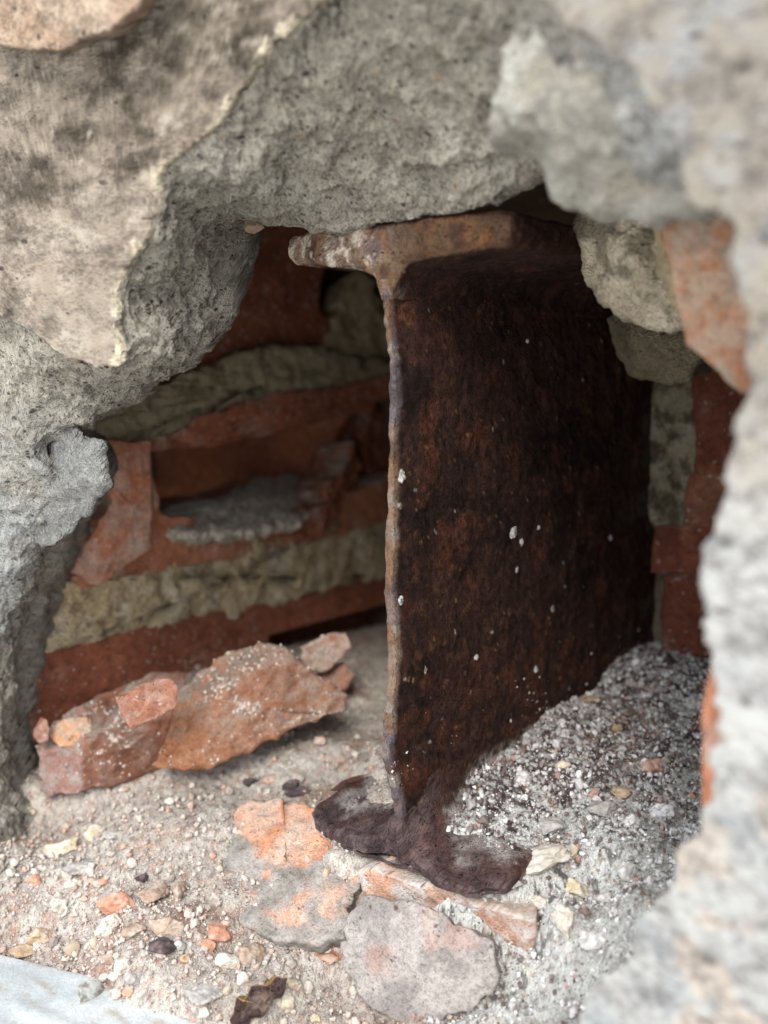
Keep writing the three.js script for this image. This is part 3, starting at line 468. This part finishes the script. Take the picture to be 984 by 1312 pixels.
for (const [px, py, r, k] of [[658, 683, 0.0022, 1], [515, 610, 0.0018, 2], [512, 648, 0.0012, 3], [513, 769, 0.0013, 4], [668, 695, 0.0011, 5], [687, 858, 0.0016, 6], [708, 780, 0.0014, 7], [662, 730, 0.0010, 8], [782, 690, 0.0016, 9], [610, 842, 0.0012, 10], [545, 858, 0.0012, 11], [676, 437, 0.0010, 12], [690, 676, 0.0010, 13]]) {
  const p = onX(px, py, WH + 0.0004), g = rockGeo([r * 0.5, r * (1 + (k % 3) * 0.25), r], k, { detail: 5, rough: 0.5 }); g.translate(p.x, p.y, p.z);
  finish(g, 'mortar_fleck', M.mortar, beam, null, () => (k % 4 == 3 ? lin('#9b8f80') : lin('#d5d4d2')));
}

// ================================================================ THE RUBBLE FLOOR OF THE HOLE
const floorHit = (px, py, lift = 0) => { const d = ray(px, py), C0 = camera.position; let t = 0.2; for (; t < 0.9; t += 0.0005) { const y = C0.y + d.y * t; if (y < floorY(C0.x + d.x * t, C0.z + d.z * t) + lift) break; } return C0.clone().addScaledVector(d, t); };
const rightSide = (p) => ss(-0.004, 0.006, p.x) * ss(0.03, 0.0, p.z - 1.2 * Math.max(0, p.x - 0.04));
{
  const g = gridGeo(500, 440, (u, v) => { const x = -0.27 + 0.48 * u, z = -0.262 + 0.4 * v; return V(x, floorY(x, z), z); });
  const I = g.index.array; for (let i = 0; i < I.length; i += 3) { const t = I[i]; I[i] = I[i + 1]; I[i + 1] = t; }
  const m = finish(g, 'rubble_floor', M.rubble, scene, (p, q) => { let k = 0.0022 * fbm(p, 0.018, 4, 71) + 0.0008 * fbm(p, 0.005, 3, 72); worley(p, 0.0052, 3); k += 0.0026 * Math.max(0, 0.5 - WR.f) * (WR.id > 0.4 ? 1 : 0.2); worley(p, 0.0023, 6); return k + 0.0013 * Math.max(0, 0.55 - WR.f); }, (p, q) => {
    const r = rightSide(p), w = worley(p, 0.0023, 6), id = w.id; let a = mix(lin('#b9aea8'), lin('#cdc4be'), ss(-0.3, 0.3, fbm(p, 0.013, 4, 73)));
    a = mix(a, lin('#a98474'), ss(0.1, 0.45, fbm(p, 0.02, 3, 77)) * 0.6);
    if (id < 0.1) a = mix(a, C.brick, 0.5); else if (id < 0.2) a = mix(a, lin('#7a6e6c'), 0.6); else if (id > 0.82) a = mix(a, lin('#c9c3ba'), 0.6);
    let b = mix(lin('#63565a'), lin('#dadada'), ss(-0.1, 0.14, fbm(p, 0.007, 5, 74, 0.85) + 0.5 * ss(0.03, 0.07, p.x + 0.6 * (p.z + 0.06)) - 0.05)); if (id < 0.16) b = mix(b, lin('#3a2a28'), 0.8); else if (id > 0.8) b = mix(b, C.salt, 0.8); else if (id < 0.2) b = mix(b, C.ochre, 0.6);
    b = mix(b, lin('#bcbab6'), ss(0.045, 0.075, p.x + 0.4 * p.z) * 0.65);
    return mix(a, b, r);
  }, (p) => [p.x, p.z]);
  m.userData.kind = 'structure';
}
function scatter(name, label, count, geoSeed, pick, zone, big = 1) {
  const g = rockGeo([1, 0.8, 0.9], geoSeed, { cuts: 14, detail: 3, rough: 0.45, cutMin: 0.5 }); g.computeVertexNormals(); g.deleteAttribute('uv');
  const mat = new THREE.MeshStandardMaterial({ roughness: 0.95 }), im = new THREE.InstancedMesh(g, mat, count), r = rng(geoSeed * 31), o = new THREE.Object3D(), c = new THREE.Color();
  for (let i = 0; i < count;) {
    const p = zone(r); if (!p) continue; const u = r(), s = (0.00032 + 0.0011 * Math.pow(u, 4)) * (r() < 0.02 ? 1.6 : 1) * big;
    o.position.set(p.x, p.y + s * 0.3, p.z); o.rotation.set(r() * 6, r() * 6, r() * 6); o.scale.set(s * (0.8 + 0.5 * r()), s, s * (0.8 + 0.5 * r())); o.updateMatrix(); im.setMatrixAt(i, o.matrix);
    const k = pick(r, p); c.setRGB(k[0], k[1], k[2]); im.setColorAt(i, c); i++;
  }
  im.name = numbered(name); im.castShadow = im.receiveShadow = true; im.userData.kind = 'stuff'; im.userData.label = label; scene.add(im);
}
const surf = (x, z) => { const p = V(x, floorY(x, z), z); return p.y + 0.0022 * fbm(p, 0.018, 4, 71) + 0.0008; };
const DL = lin('#c0b7b0'), DR = lin('#b9b5b3'), leftPick = (r) => { const k = r(), v = 0.8 + 0.4 * r(); return mul(mix(k < 0.5 ? lin('#b0a79c') : k < 0.7 ? lin('#bdb6ac') : k < 0.82 ? lin('#b99785') : k < 0.87 ? C.brickBright : k < 0.95 ? lin('#5f5150') : lin('#b09a7c'), DL, 0.3 + 0.3 * r()), v); };
const rightPick = (r, p) => { const k = clamp(r() * 0.62 + 0.19 - 0.75 * fbm(p, 0.011, 4, 74, 0.8) + (r() < 0.12 ? r() - 0.5 : 0) - 3 * Math.max(0, p.x - 0.05)), v = 0.75 + 0.5 * r(); return mul(mix(k < 0.42 ? lin('#cfcfd0') : k < 0.62 ? lin('#a8a5a4') : k < 0.87 ? lin('#58433f') : k < 0.93 ? lin('#957458') : lin('#ab8072'), DR, 0.1 + 0.2 * r()), v); };
const zoneL = (r) => { const x = -0.24 + 0.3 * r(), z = -0.14 + 0.27 * r(); if (x > 0.0 && z < 0.0) return null; if (r() > ss(-0.02, 0.07, z) + 0.12) return null; return V(x, surf(x, z), z); };
const zoneR = (r) => { const x = 0.004 + 0.14 * r(), z = -0.25 + 0.33 * r(); if (z > 0.0 && x < 0.03) return null;  return V(x, surf(x, z), z); };
scatter('gravel', 'beige and orange grit scattered over the sill left of the beam', 8000, 3, leftPick, zoneL);
scatter('gravel', 'fine mixed crumbs lying in front of the beam', 3500, 4, leftPick, zoneL);
scatter('gravel', 'white and rust dark grit piled right of the web', 13000, 5, rightPick, zoneR);
scatter('gravel', 'larger crumbs of mortar and brick strewn over the lower left rubble', 1500, 8, leftPick, zoneL, 2.1);
scatter('gravel', 'larger pale crumbs lying right of the beam', 650, 9, rightPick, zoneR, 2);
scatter('gravel', 'pale crumbs heaped along the right of the beam', 5000, 6, rightPick, zoneR);

const rightPick0 = (r) => mix(r() < 0.7 ? lin('#c9c6c4') : lin('#8a7a72'), lin('#a39a96'), 0.5 * r());
function strew(parent, count, seed, size, keep, pick) {               // crumbs lying on a piece, as one part of it
  const P = parent.geometry.attributes.position, N = parent.geometry.attributes.normal, r = rng(seed), p = V(0, 0, 0), n = V(0, 0, 0), o = new THREE.Object3D(), c = new THREE.Color(), L = [];
  for (let k = 0; k < 60000 && L.length < count; k++) { const i = Math.floor(r() * P.count); p.fromBufferAttribute(P, i); n.fromBufferAttribute(N, i); if (r() < keep(p, n)) L.push([p.clone(), n.clone()]); }
  const g = rockGeo([1, 0.8, 0.9], seed, { cuts: 14, detail: 3, rough: 0.45, cutMin: 0.5 }); g.computeVertexNormals();
  const im = new THREE.InstancedMesh(g, new THREE.MeshStandardMaterial({ roughness: 0.95 }), L.length);
  L.forEach(([q, m], i) => { const s = size * (0.35 + 1.3 * Math.pow(r(), 3)); o.position.copy(q).addScaledVector(m, s * 0.3); o.rotation.set(r() * 6, r() * 6, r() * 6); o.scale.set(s, s * (0.7 + 0.5 * r()), s); o.updateMatrix(); im.setMatrixAt(i, o.matrix); const k = pick(r); c.setRGB(k[0], k[1], k[2]); im.setColorAt(i, c); });
  im.name = numbered('mortar_crumbs'); im.userData.kind = 'stuff'; im.castShadow = im.receiveShadow = true; parent.add(im);
}

const flangeMesh = beam.children.find((m) => m.name.startsWith('bottom_flange')), webMesh = beam.children.find((m) => m.name.startsWith('web'));
strew(flangeMesh, 1500, 41, 0.0007, (p, n) => (p.z > -0.1 ? 1 : 0) * ss(0.2, 0.8, n.y) * ss(0.009, 0.0, p.y - floorY(p.x, p.z) + 0.004 * fbm(p, 0.008, 3, 5)) * (p.y > floorY(p.x, p.z) - 0.001 ? 1 : 0), rightPick0);
strew(webMesh, 420, 42, 0.0007, (p, n) => (p.x > 0 && p.z > -0.22 ? 1 : 0) * ss(0.035, 0.0, p.y) * ss(-0.2, 0.4, fbm(p, 0.02, 3, 6)), rightPick0);
// ---------------------------------------------------------------- the course under the beam's end, the painted ledge
const P3 = (a, b, c) => { const A = onY(...a), B = onY(...b), D = onY(...c), n = B.clone().sub(A).cross(D.clone().sub(A)).normalize(); if (n.dot(camera.position.clone().sub(A)) < 0) n.negate(); return [plane(A, n), n]; };
{
  let [at, n] = P3([330, 1040, -0.03], [470, 1105, -0.031], [380, 1210, -0.051]);
  brickSlab('brick', wall, [[290, 1085], [318, 1046], [352, 1034], [402, 1044], [440, 1068], [474, 1100], [476, 1126], [458, 1146], [447, 1175], [446, 1208], [400, 1216], [345, 1200], [300, 1178], [284, 1130]], at, n, { seed: 61, centre: [375, 1115], depth: 0.02, round: 0.002, jag: 10, relief: (x, y, r) => 0.0055 + 0.002 * (1 - r), disp: (p) => 0.0018 * fbm(p, 0.014, 4, 7) - 0.002 * Math.abs(fbm(p, 0.009, 3, 12)) + 0.0005 * fbm(p, 0.0035, 3, 8),
    color: (p, q, x, y) => { let c = brickColor(p, lin('#c07652'), 0.25, 61, q); const d = fbm(p, 0.012, 4, 62) + 0.9 * ss(1080, 1150, y + 0.45 * (400 - x)); c = mix(c, mix(lin('#a6a09b'), lin('#8e8983'), ss(-0.2, 0.3, fbm(p, 0.008, 3, 65))), ss(0.3, 0.7, d)); return mix(c, C.brickBright, 0.6 * ss(0.15, 0.4, fbm(p, 0.015, 3, 68)) * ss(380, 430, x)); } });
  [at, n] = P3([455, 1165, -0.036], [640, 1215, -0.038], [530, 1300, -0.064]);
  slab('mortar_slab', wall, M.brick, { out: [[452, 1172], [476, 1152], [540, 1162], [596, 1186], [636, 1212], [640, 1250], [610, 1290], [560, 1306], [520, 1304], [478, 1284], [462, 1258], [446, 1236], [444, 1200]], at, n, seed: 62, depth: 0.015, round: 0.0012, jag: 9, step: 0.0014, disp: (p) => 0.0012 * fbm(p, 0.015, 4, 3) + 0.0003 * fbm(p, 0.003, 3, 4), relief: (x, y, r) => 0.003 + 0.002 * (1 - r), color: (p) => { let c = mix(lin('#8f8986'), lin('#b0a9a5'), ss(-0.3, 0.3, fbm(p, 0.012, 5, 5, 0.7))); const w = worley(p, 0.005, 3); if (w.id > 0.93 && w.f < 0.16) c = lin('#5c4340'); return mix(c, lin('#b58d80'), ss(0.2, 0.5, fbm(p, 0.015, 3, 9)) * 0.4); } });
  [at, n] = P3([470, 1118, -0.027], [676, 1172, -0.029], [575, 1186, -0.042]);
  brickSlab('brick', wall, [[466, 1118], [492, 1116], [540, 1132], [600, 1152], [660, 1168], [680, 1176], [679, 1222], [645, 1218], [600, 1196], [545, 1172], [490, 1156], [472, 1140]], at, n, { seed: 63, depth: 0.02, jag: 4, relief: () => 0.002, color: (p, q) => { let c = brickColor(p, lin('#b98576'), 0.4, 63, q); return mix(c, C.salt, ss(0.0, 0.35, fbm(p, 0.008, 5, 64, 0.7)) * 0.8); } });
}
{
  const ly = -0.063, at = (px, py) => onY(px, py, ly);
  const g = slab('painted_ledge', scene, M.paint, { out: [[-260, 1120], [-60, 1196], [0, 1219], [60, 1238], [108, 1252], [140, 1262], [188, 1288], [262, 1316], [330, 1350], [420, 1420], [380, 1640], [-260, 1640]], at, n: Y1, depth: 0.03, round: 0.003, jag: 2.5, step: 0.002, seed: 81, taper: 0.02,
    disp: (p) => { const d = p.x * 0.2 + p.z; return 0.0012 * fbm(p, 0.03, 3, 5) + 0.0007 * vn(d / 0.006, p.x / 0.06, 3) + 0.0002 * fbm(p, 0.003, 2, 6); },
    color: (p) => { let c = mix(lin('#b9c0c2'), lin('#c9cecf'), ss(-0.3, 0.3, fbm(p, 0.02, 4, 1))); c = mix(c, lin('#a79b8c'), ss(0.25, 0.55, fbm(V(p.x * 0.35, p.y, p.z * 1.6), 0.006, 4, 2)) * 0.7); const w = worley(p, 0.006, 2); if (w.id > 0.9 && w.f < 0.12) c = lin('#8d8377'); return c; } });
  tag(g, 'white painted ledge along the lower left edge under the rubble', 'ledge').userData.kind = 'thing';
  const k = rockGeo([0.0022, 0.0045, 0.0055], 3, { cuts: 6, detail: 12, rough: 0.2 }), p = onY(114, 1272, ly + 0.002); k.rotateZ(0.3); k.translate(p.x, p.y, p.z);
  finish(k, 'paint_drip', M.paint, g, null, (q) => mix(lin('#bfc2bf'), lin('#7d7a70'), ss(0.0, 0.4, fbm(q, 0.004, 3, 1))));
}

// ---------------------------------------------------------------- loose broken bricks against the left side of the hole
function looseBrick(name, label, out, pt, n, o) {
  const m = brickSlab(name, scene, out, plane(pt, n.normalize()), n, { disp: (p) => 0.0016 * fbm(p, 0.018, 4, 7) - 0.003 * Math.abs(fbm(p, 0.013, 3, o.seed)) + 0.0007 * fbm(p, 0.0035, 3, 8), ...o }); tag(m, label, 'brick fragment', o.group); if (o.crumbs) strew(m, o.crumbs, o.seed, 0.0007, o.keep ?? ((p, q) => ss(0.15, 0.7, q.y) * ss(-0.3, 0.2, fbm(p, 0.012, 3, o.seed))), leftPick); return m;
}
looseBrick('broken_brick', 'large bright orange broken brick leaning at the left of the web', [[200, 978], [212, 950], [222, 925], [232, 886], [262, 862], [300, 838], [332, 828], [360, 836], [388, 856], [420, 878], [442, 893], [440, 912], [400, 922], [356, 938], [318, 956], [275, 978], [240, 986]],
  floorHit(300, 975, 0.016), V(0.72, 0.3, 0.62), { seed: 71, crumbs: 900, depth: 0.028, round: 0.003, jag: 4, step: 0.0009,
    relief: (x, y) => -0.02 * ss(8, -55, y - (905 - 0.62 * (x - 255))) - 0.004 * ss(330, 440, x),
    color: (p, q, x, y) => { let c = brickColor(p, lin('#a8694f'), 0.35, 71, q); c = mix(c, lin('#c08058'), ss(330, 240, x) * 0.6); const top = ss(10, -40, y - (905 - 0.62 * (x - 255))); c = mix(c, lin('#a79b92'), ss(0.0, 0.35, fbm(p, 0.006, 4, 3) + 0.35 * top - 0.1) * (0.3 + 0.6 * top)); return mul(c, 0.6); } });
looseBrick('broken_brick', 'dusty pink ended broken brick in the lower left corner of the hole', [[48, 992], [52, 952], [70, 930], [110, 912], [150, 888], [200, 868], [232, 868], [234, 900], [218, 940], [200, 984], [150, 998], [110, 1010], [62, 1022]],
  floorHit(120, 1000, 0.014), V(0.78, 0.25, 0.58), { seed: 72, crumbs: 700, depth: 0.03, round: 0.003, jag: 4, step: 0.0009,
    relief: (x, y) => -0.006 * ss(112, 70, x) - 0.017 * ss(5, -35, y - (945 - 0.42 * (x - 105))) ,
    color: (p, q, x, y) => { let c = brickColor(p, lin('#8e5443'), 0.25, 72, q); c = mix(c, mix(lin('#c49a90'), lin('#c9b9b2'), ss(-0.2, 0.3, fbm(p, 0.004, 4, 2))), ss(108, 102, x) * 0.9); const top = ss(5, -30, y - (945 - 0.42 * (x - 105))); c = mix(c, lin('#b3aaa1'), ss(-0.1, 0.3, fbm(p, 0.006, 4, 3)) * top * 0.85); return mul(c, 0.6); } });
looseBrick('brick_fragment', 'flat brown brick piece bedded in mortar crumbs beside the large orange brick', [[150, 893], [180, 880], [216, 870], [228, 880], [226, 904], [200, 920], [170, 932], [158, 914]], floorHit(190, 985, 0.034), V(0.78, 0.25, 0.58), { seed: 73, depth: 0.008, round: 0.0015, jag: 2, base: lin('#94594a'), dust: 0.25 });
looseBrick('brick_fragment', 'small orange brick chip on top of the pink ended brick', [[62, 940], [72, 926], [96, 918], [112, 916], [119, 938], [96, 950], [76, 955]], floorHit(90, 1005, 0.022), V(0.6, 0.5, 0.62), { seed: 74, depth: 0.008, round: 0.0015, jag: 2, color: (p, q) => mix(brickColor(p, lin('#bd7a56'), 0.3, 74, q), lin('#b0a692'), ss(0.3, 0.7, q.y) * 0.6) });
looseBrick('brick_fragment', 'small dark red sliver wedged between the left wall edge and the bricks', [[42, 936], [52, 918], [60, 924], [62, 948], [46, 952]], floorHit(60, 1015, 0.02), V(0.78, 0.2, 0.58), { seed: 75, depth: 0.006, round: 0.001, jag: 1, base: lin('#9a5440') });
looseBrick('brick_fragment', 'dusty jagged brick piece in shadow behind the large orange brick', [[386, 842], [396, 828], [420, 815], [440, 810], [446, 828], [436, 846], [414, 858], [394, 854]], floorHit(420, 905, 0.012), V(0.72, 0.4, 0.58), { seed: 76, crumbs: 200, depth: 0.012, round: 0.002, jag: 4, base: lin('#9a5e4c'), dust: 0.5 });
looseBrick('brick_fragment', 'rounded brown brick pebble right of the large orange brick', [[412, 864], [424, 854], [440, 852], [448, 866], [440, 880], [424, 884]], floorHit(430, 905, 0.008), V(0.72, 0.4, 0.58), { seed: 77, depth: 0.01, round: 0.003, jag: 2, base: lin('#9f6350'), dust: 0.3 });

// ---------------------------------------------------------------- stones, mortar lumps and chips that can be told apart
const KIND = {
  pale: (p, s) => { let c = mix(lin('#b9b2a7'), lin('#cdc7be'), ss(-0.3, 0.3, fbm(p, 0.003, 4, s))); const w = worley(p, 0.0009, s); return w.id < 0.2 && w.f < 0.4 ? mul(c, 0.72) : c; },
  cream: (p, s) => mix(lin('#b9ab8c'), lin('#cfc7b2'), ss(-0.3, 0.3, fbm(p, 0.003, 4, s))),
  grey: (p, s) => mix(lin('#8f8d8d'), lin('#a8a5a3'), ss(-0.3, 0.3, fbm(p, 0.003, 4, s))),
  orange: (p, s) => mix(mix(lin('#ad7558'), lin('#bd8468'), ss(-0.3, 0.3, fbm(p, 0.004, 4, s))), C.dust, ss(0.2, 0.5, fbm(p, 0.003, 4, s + 3)) * 0.5),
  ochre: (p, s) => mix(lin('#a38460'), lin('#b39d7e'), ss(-0.3, 0.4, fbm(p, 0.003, 4, s))),
  brown: (p, s) => mix(lin('#8d7462'), lin('#a6917f'), ss(-0.3, 0.3, fbm(p, 0.003, 4, s))),
  dark: (p, s) => mix(lin('#3d3233'), lin('#6b5b5a'), ss(-0.1, 0.5, fbm(p, 0.003, 4, s))),
  pink: (p, s) => mix(lin('#a97c6c'), lin('#b99485'), ss(-0.3, 0.3, fbm(p, 0.003, 4, s))),
  salt: (p, s) => mix(lin('#c9c9cb'), lin('#9c9a9a'), ss(0, 0.5, fbm(p, 0.0025, 4, s))),
};
let stoneNo = 0;
function stonePiece(px, py, w, h, kind, name, category, label, o = {}) {
  const s = ++stoneNo, p = floorHit(px, py + h * 0.25, 0.001), depth = p.clone().sub(camera.position).dot(F), k = depth / FPX, rx = w * k * 0.56, ry = h * k * 0.55;
  const flat = o.flat ?? 0.75, g = rockGeo([rx, ry * flat + 0.0004, Math.max(rx, ry) * (o.deep ?? 0.8)], s + (o.seed ?? 0), { cuts: o.cuts ?? 18, detail: w > 34 ? 18 : 10, rough: o.rough ?? 0.22, cutMin: 0.5 });
  g.rotateZ(o.tilt ?? 0); g.rotateY(YAW + (o.turn ?? 0)); g.translate(p.x, p.y + ry * flat * 0.2 + (o.up ?? 0), p.z);
  const m = finish(g, name, M.lump, scene, (q) => 0.0007 * fbm(q, 0.0032, 4, s, 0.65), (q, nn) => mix(mul(KIND[kind](q, s), 1 + 0.35 * fbm(q, 0.0011, 2, s + 5)), kind === 'dark' ? C.violet : C.dust, 0.12 + 0.5 * ss(-0.1, 0.5, fbm(q, 0.004, 4, s + 9)) * (0.4 + 0.6 * clamp(nn.y))));
  return tag(m, label, category, o.group);
}
const mc = (px, py, w, h, kind, label, o) => stonePiece(px, py, w, h, kind, 'mortar_lump', 'mortar lump', label, o);
const bf = (px, py, w, h, kind, label, o) => stonePiece(px, py, w, h, kind, 'brick_chip', 'brick chip', label, o);
const pb = (px, py, w, h, kind, label, o) => stonePiece(px, py, w, h, kind, 'pebble', 'pebble', label, o);
mc(80, 1082, 54, 30, 'cream', 'flat cream mortar lump nearest the foot of the left wall edge', { tilt: 0.25, flat: 0.6 });
mc(122, 1060, 30, 34, 'cream', 'upright mottled mortar lump uphill of the flat cream one');
mc(105, 1106, 36, 34, 'grey', 'smooth slate grey piece below the flat cream mortar lump', { flat: 0.5 });
pb(116, 1110, 15, 22, 'pale', 'bright white pebble against the slate grey piece');
pb(142, 1068, 24, 14, 'grey', 'pale grey oval pebble high on the left rubble slope', { flat: 0.6 });
mc(76, 1154, 26, 32, 'pale', 'larger of the two white lumps touching end to end at far left', { tilt: 0.7 });
pb(90, 1132, 18, 18, 'pale', 'smaller round white lump above its larger partner at far left');
bf(44, 1125, 22, 26, 'orange', 'upright orange chip at the left edge of the rubble', { deep: 0.4 });
bf(147, 1155, 50, 46, 'orange', 'angular orange brick chunk standing behind an oval white lump', { deep: 0.6, cuts: 14, rough: 0.08, tilt: -0.3 });
mc(138, 1181, 40, 34, 'pale', 'oval white mortar lump leaning on the angular orange chunk', { tilt: 0.6 });
mc(52, 1192, 36, 26, 'ochre', 'yellowish ochre lump near the white ledge');
bf(34, 1213, 38, 16, 'ochre', 'flat orange ochre sliver right at the white ledge edge', { flat: 0.5 });
pb(158, 1233, 26, 24, 'pale', 'round white pebble below the oval white lump');
pb(140, 1224, 20, 18, 'brown', 'brownish pebble left of the round white pebble', {});
pb(147, 1249, 18, 14, 'pale', 'small white crumb at lower left of the round white pebble');
pb(170, 1252, 24, 20, 'grey', 'greyish pebble under the round white pebble');
bf(165, 1267, 18, 14, 'orange', 'tiny orange pebble beside the white ledge knob');
mc(215, 1180, 48, 30, 'brown', 'broad beige lump in the middle of the left rubble');
mc(174, 1186, 34, 20, 'brown', 'narrow beige lump between the orange chunk and the broad beige lump', {});
mc(196, 1140, 44, 28, 'brown', 'beige lump with a dark hollow beside it upslope of the broad beige lump');
mc(183, 1122, 22, 14, 'dark', 'small dark crumb upslope of the hollow beige lump');
mc(232, 1136, 16, 32, 'brown', 'upright narrow beige lump left of the grey faced brick');
bf(128, 1128, 26, 12, 'orange', 'thin orange sliver above the angular orange chunk', { flat: 0.5, tilt: 0.5 });
bf(278, 1188, 46, 20, 'orange', 'flat orange brick chip below the grey faced brick', { flat: 0.7, cuts: 14, rough: 0.08 });
bf(266, 1208, 24, 24, 'orange', 'small orange chip below the flat orange brick chip', { rough: 0.08 });
mc(292, 1226, 38, 28, 'pale', 'bright white lump below the orange chips');
mc(318, 1216, 44, 40, 'brown', 'rough brown lump right of the bright white lump', { flat: 0.6 });
pb(231, 1208, 18, 22, 'grey', 'bluish grey pebble left of the small orange chip');
mc(212, 1208, 34, 24, 'dark', 'dark crumbly patch lump in the middle of the left rubble', { rough: 0.35 });
pb(236, 1226, 14, 12, 'ochre', 'tiny yellow pebble under the bluish grey pebble');
mc(262, 1268, 62, 28, 'grey', 'flat grey slab piece low in the left rubble', { flat: 0.4 });
mc(374, 1258, 28, 18, 'cream', 'cream pebble upslope of the dark rust flake');
mc(366, 1276, 30, 34, 'cream', 'greenish cream lump touching the dark rust flake');
pb(404, 1303, 18, 14, 'cream', 'small cream pebble at the bottom edge beneath the grey mortar slab');
pb(352, 1235, 20, 14, 'grey', 'grey crumb between the brown lump and the grey faced brick');
bf(425, 1222, 40, 18, 'orange', 'dull orange chip at the foot of the grey faced brick', { flat: 0.6 });
bf(345, 998, 20, 15, 'orange', 'orange chip between the large orange brick and the beam foot');
mc(375, 1003, 22, 22, 'dark', 'dark crumb upslope of the beam foot', { rough: 0.3 });
mc(384, 1012, 34, 14, 'dark', 'dark elongated crumb just left of the rust sliver', { flat: 0.6 });
mc(320, 1000, 24, 14, 'dark', 'dark crumb left of the small orange chip');
pb(720, 977, 22, 18, 'cream', 'round cream pebble on the dark grit right of the web', { rough: 0.08 });
pb(833, 978, 34, 30, 'pink', 'largest pinkish stone on the dark grit near the right edge');
bf(795, 1013, 30, 22, 'ochre', 'rusty ochre stone below the pinkish stone');
mc(846, 1034, 42, 42, 'salt', 'white crystalline lump at the right edge of the grit', { rough: 0.35 });
mc(812, 1048, 26, 28, 'salt', 'smaller white crystalline lump left of the bigger one', { rough: 0.35 });
mc(738, 1134, 38, 32, 'cream', 'cream rounded lump at the right tip of the lower flange');
mc(722, 1168, 36, 56, 'pale', 'tall knobbly pale lump at the right end of the pink brick', { rough: 0.3 });
mc(672, 992, 30, 34, 'salt', 'white crumbly patch on the flange nearest the web', { flat: 0.5, rough: 0.4 });
mc(704, 1052, 44, 26, 'grey', 'grey lump on the mortar crust of the lower flange', { rough: 0.25 });
mc(690, 1092, 96, 34, 'pale', 'long pale mortar crust along the right edge of the lower flange', { flat: 0.55, rough: 0.3, deep: 0.55, tilt: 0.3 });
mc(648, 1122, 46, 24, 'salt', 'white crust on the right tip of the lower flange', { flat: 0.5, rough: 0.35 });
mc(772, 1030, 50, 40, 'grey', 'grey brown mound in the middle of the right grit', { flat: 0.5, rough: 0.3 });
pb(736, 1085, 12, 16, 'cream', 'tiny yellowish crumb on the mortar crust');
pb(858, 845, 28, 20, 'dark', 'dark round stone at the back of the grit');
mc(848, 825, 34, 12, 'salt', 'flat whitish flake behind the dark round stone', { flat: 0.5 });
bf(756, 893, 28, 13, 'ochre', 'flat ochre chip beside the foot of the web', { flat: 0.6 });
bf(790, 930, 12, 16, 'ochre', 'small ochre chip in the white streak of grit');
bf(886, 1018, 12, 10, 'orange', 'tiny red chip against the right edge');
bf(760, 1015, 12, 14, 'pink', 'tiny pink crumb left of the rusty ochre stone');
mc(805, 1110, 30, 30, 'salt', 'white lump among pale crumbs right of the flange');
mc(772, 1148, 26, 22, 'salt', 'white lump beside the cream rounded lump');
mc(690, 1150, 30, 22, 'pale', 'pale crumb under the right tip of the flange');
mc(765, 1200, 44, 34, 'salt', 'white lump downslope near the lower right plaster', { rough: 0.35 });
{
  const [at, n] = P3([300, 1290, -0.058], [368, 1250, -0.05], [330, 1310, -0.064]);
  const m = slab('rust_flake', scene, M.rust, { out: [[294, 1304], [304, 1276], [312, 1280], [322, 1262], [344, 1262], [352, 1252], [368, 1252], [360, 1274], [348, 1276], [338, 1296], [322, 1300], [316, 1314], [300, 1312]], at, n, depth: 0.004, round: 0.0006, jag: 4, step: 0.0006, seed: 91, relief: (x, y, r) => 0.003 + 0.0012 * fbm(V(x / 4000, y / 4000, 0), 0.003, 2, 5), disp: (p) => 0.0006 * fbm(p, 0.005, 4, 4), color: (p, q) => q.dot(n) > 0.6 ? mix(lin('#4a3c3a'), lin('#7a685f'), ss(-0.1, 0.5, fbm(p, 0.005, 4, 3))) : lin('#a5824f') });
  tag(m, 'dark rust flake with an ochre edge at the bottom of the rubble', 'rust flake');
}
{
  const [at, n] = P3([425, 1010, -0.002], [480, 990, 0.0005], [452, 1006, -0.002]);
  const p = floorHit(455, 1000, 0.004), nn = V(0.35, 0.75, 0.55).normalize();
  const m = slab('rust_flake', scene, M.rust, { out: [[424, 1012], [440, 1000], [464, 994], [484, 988], [480, 998], [458, 1005], [440, 1011]], at: plane(p, nn), n: nn, depth: 0.002, round: 0.0006, jag: 1.5, step: 0.0007, seed: 92, disp: (p) => 0.0004 * fbm(p, 0.005, 4, 4), color: (p) => mix(lin('#553c36'), lin('#7b5b50'), ss(-0.1, 0.5, fbm(p, 0.005, 4, 3))) });
  tag(m, 'reddish brown rust sliver lying left of the foot of the web', 'rust flake');
}
renderer.render(scene, camera);
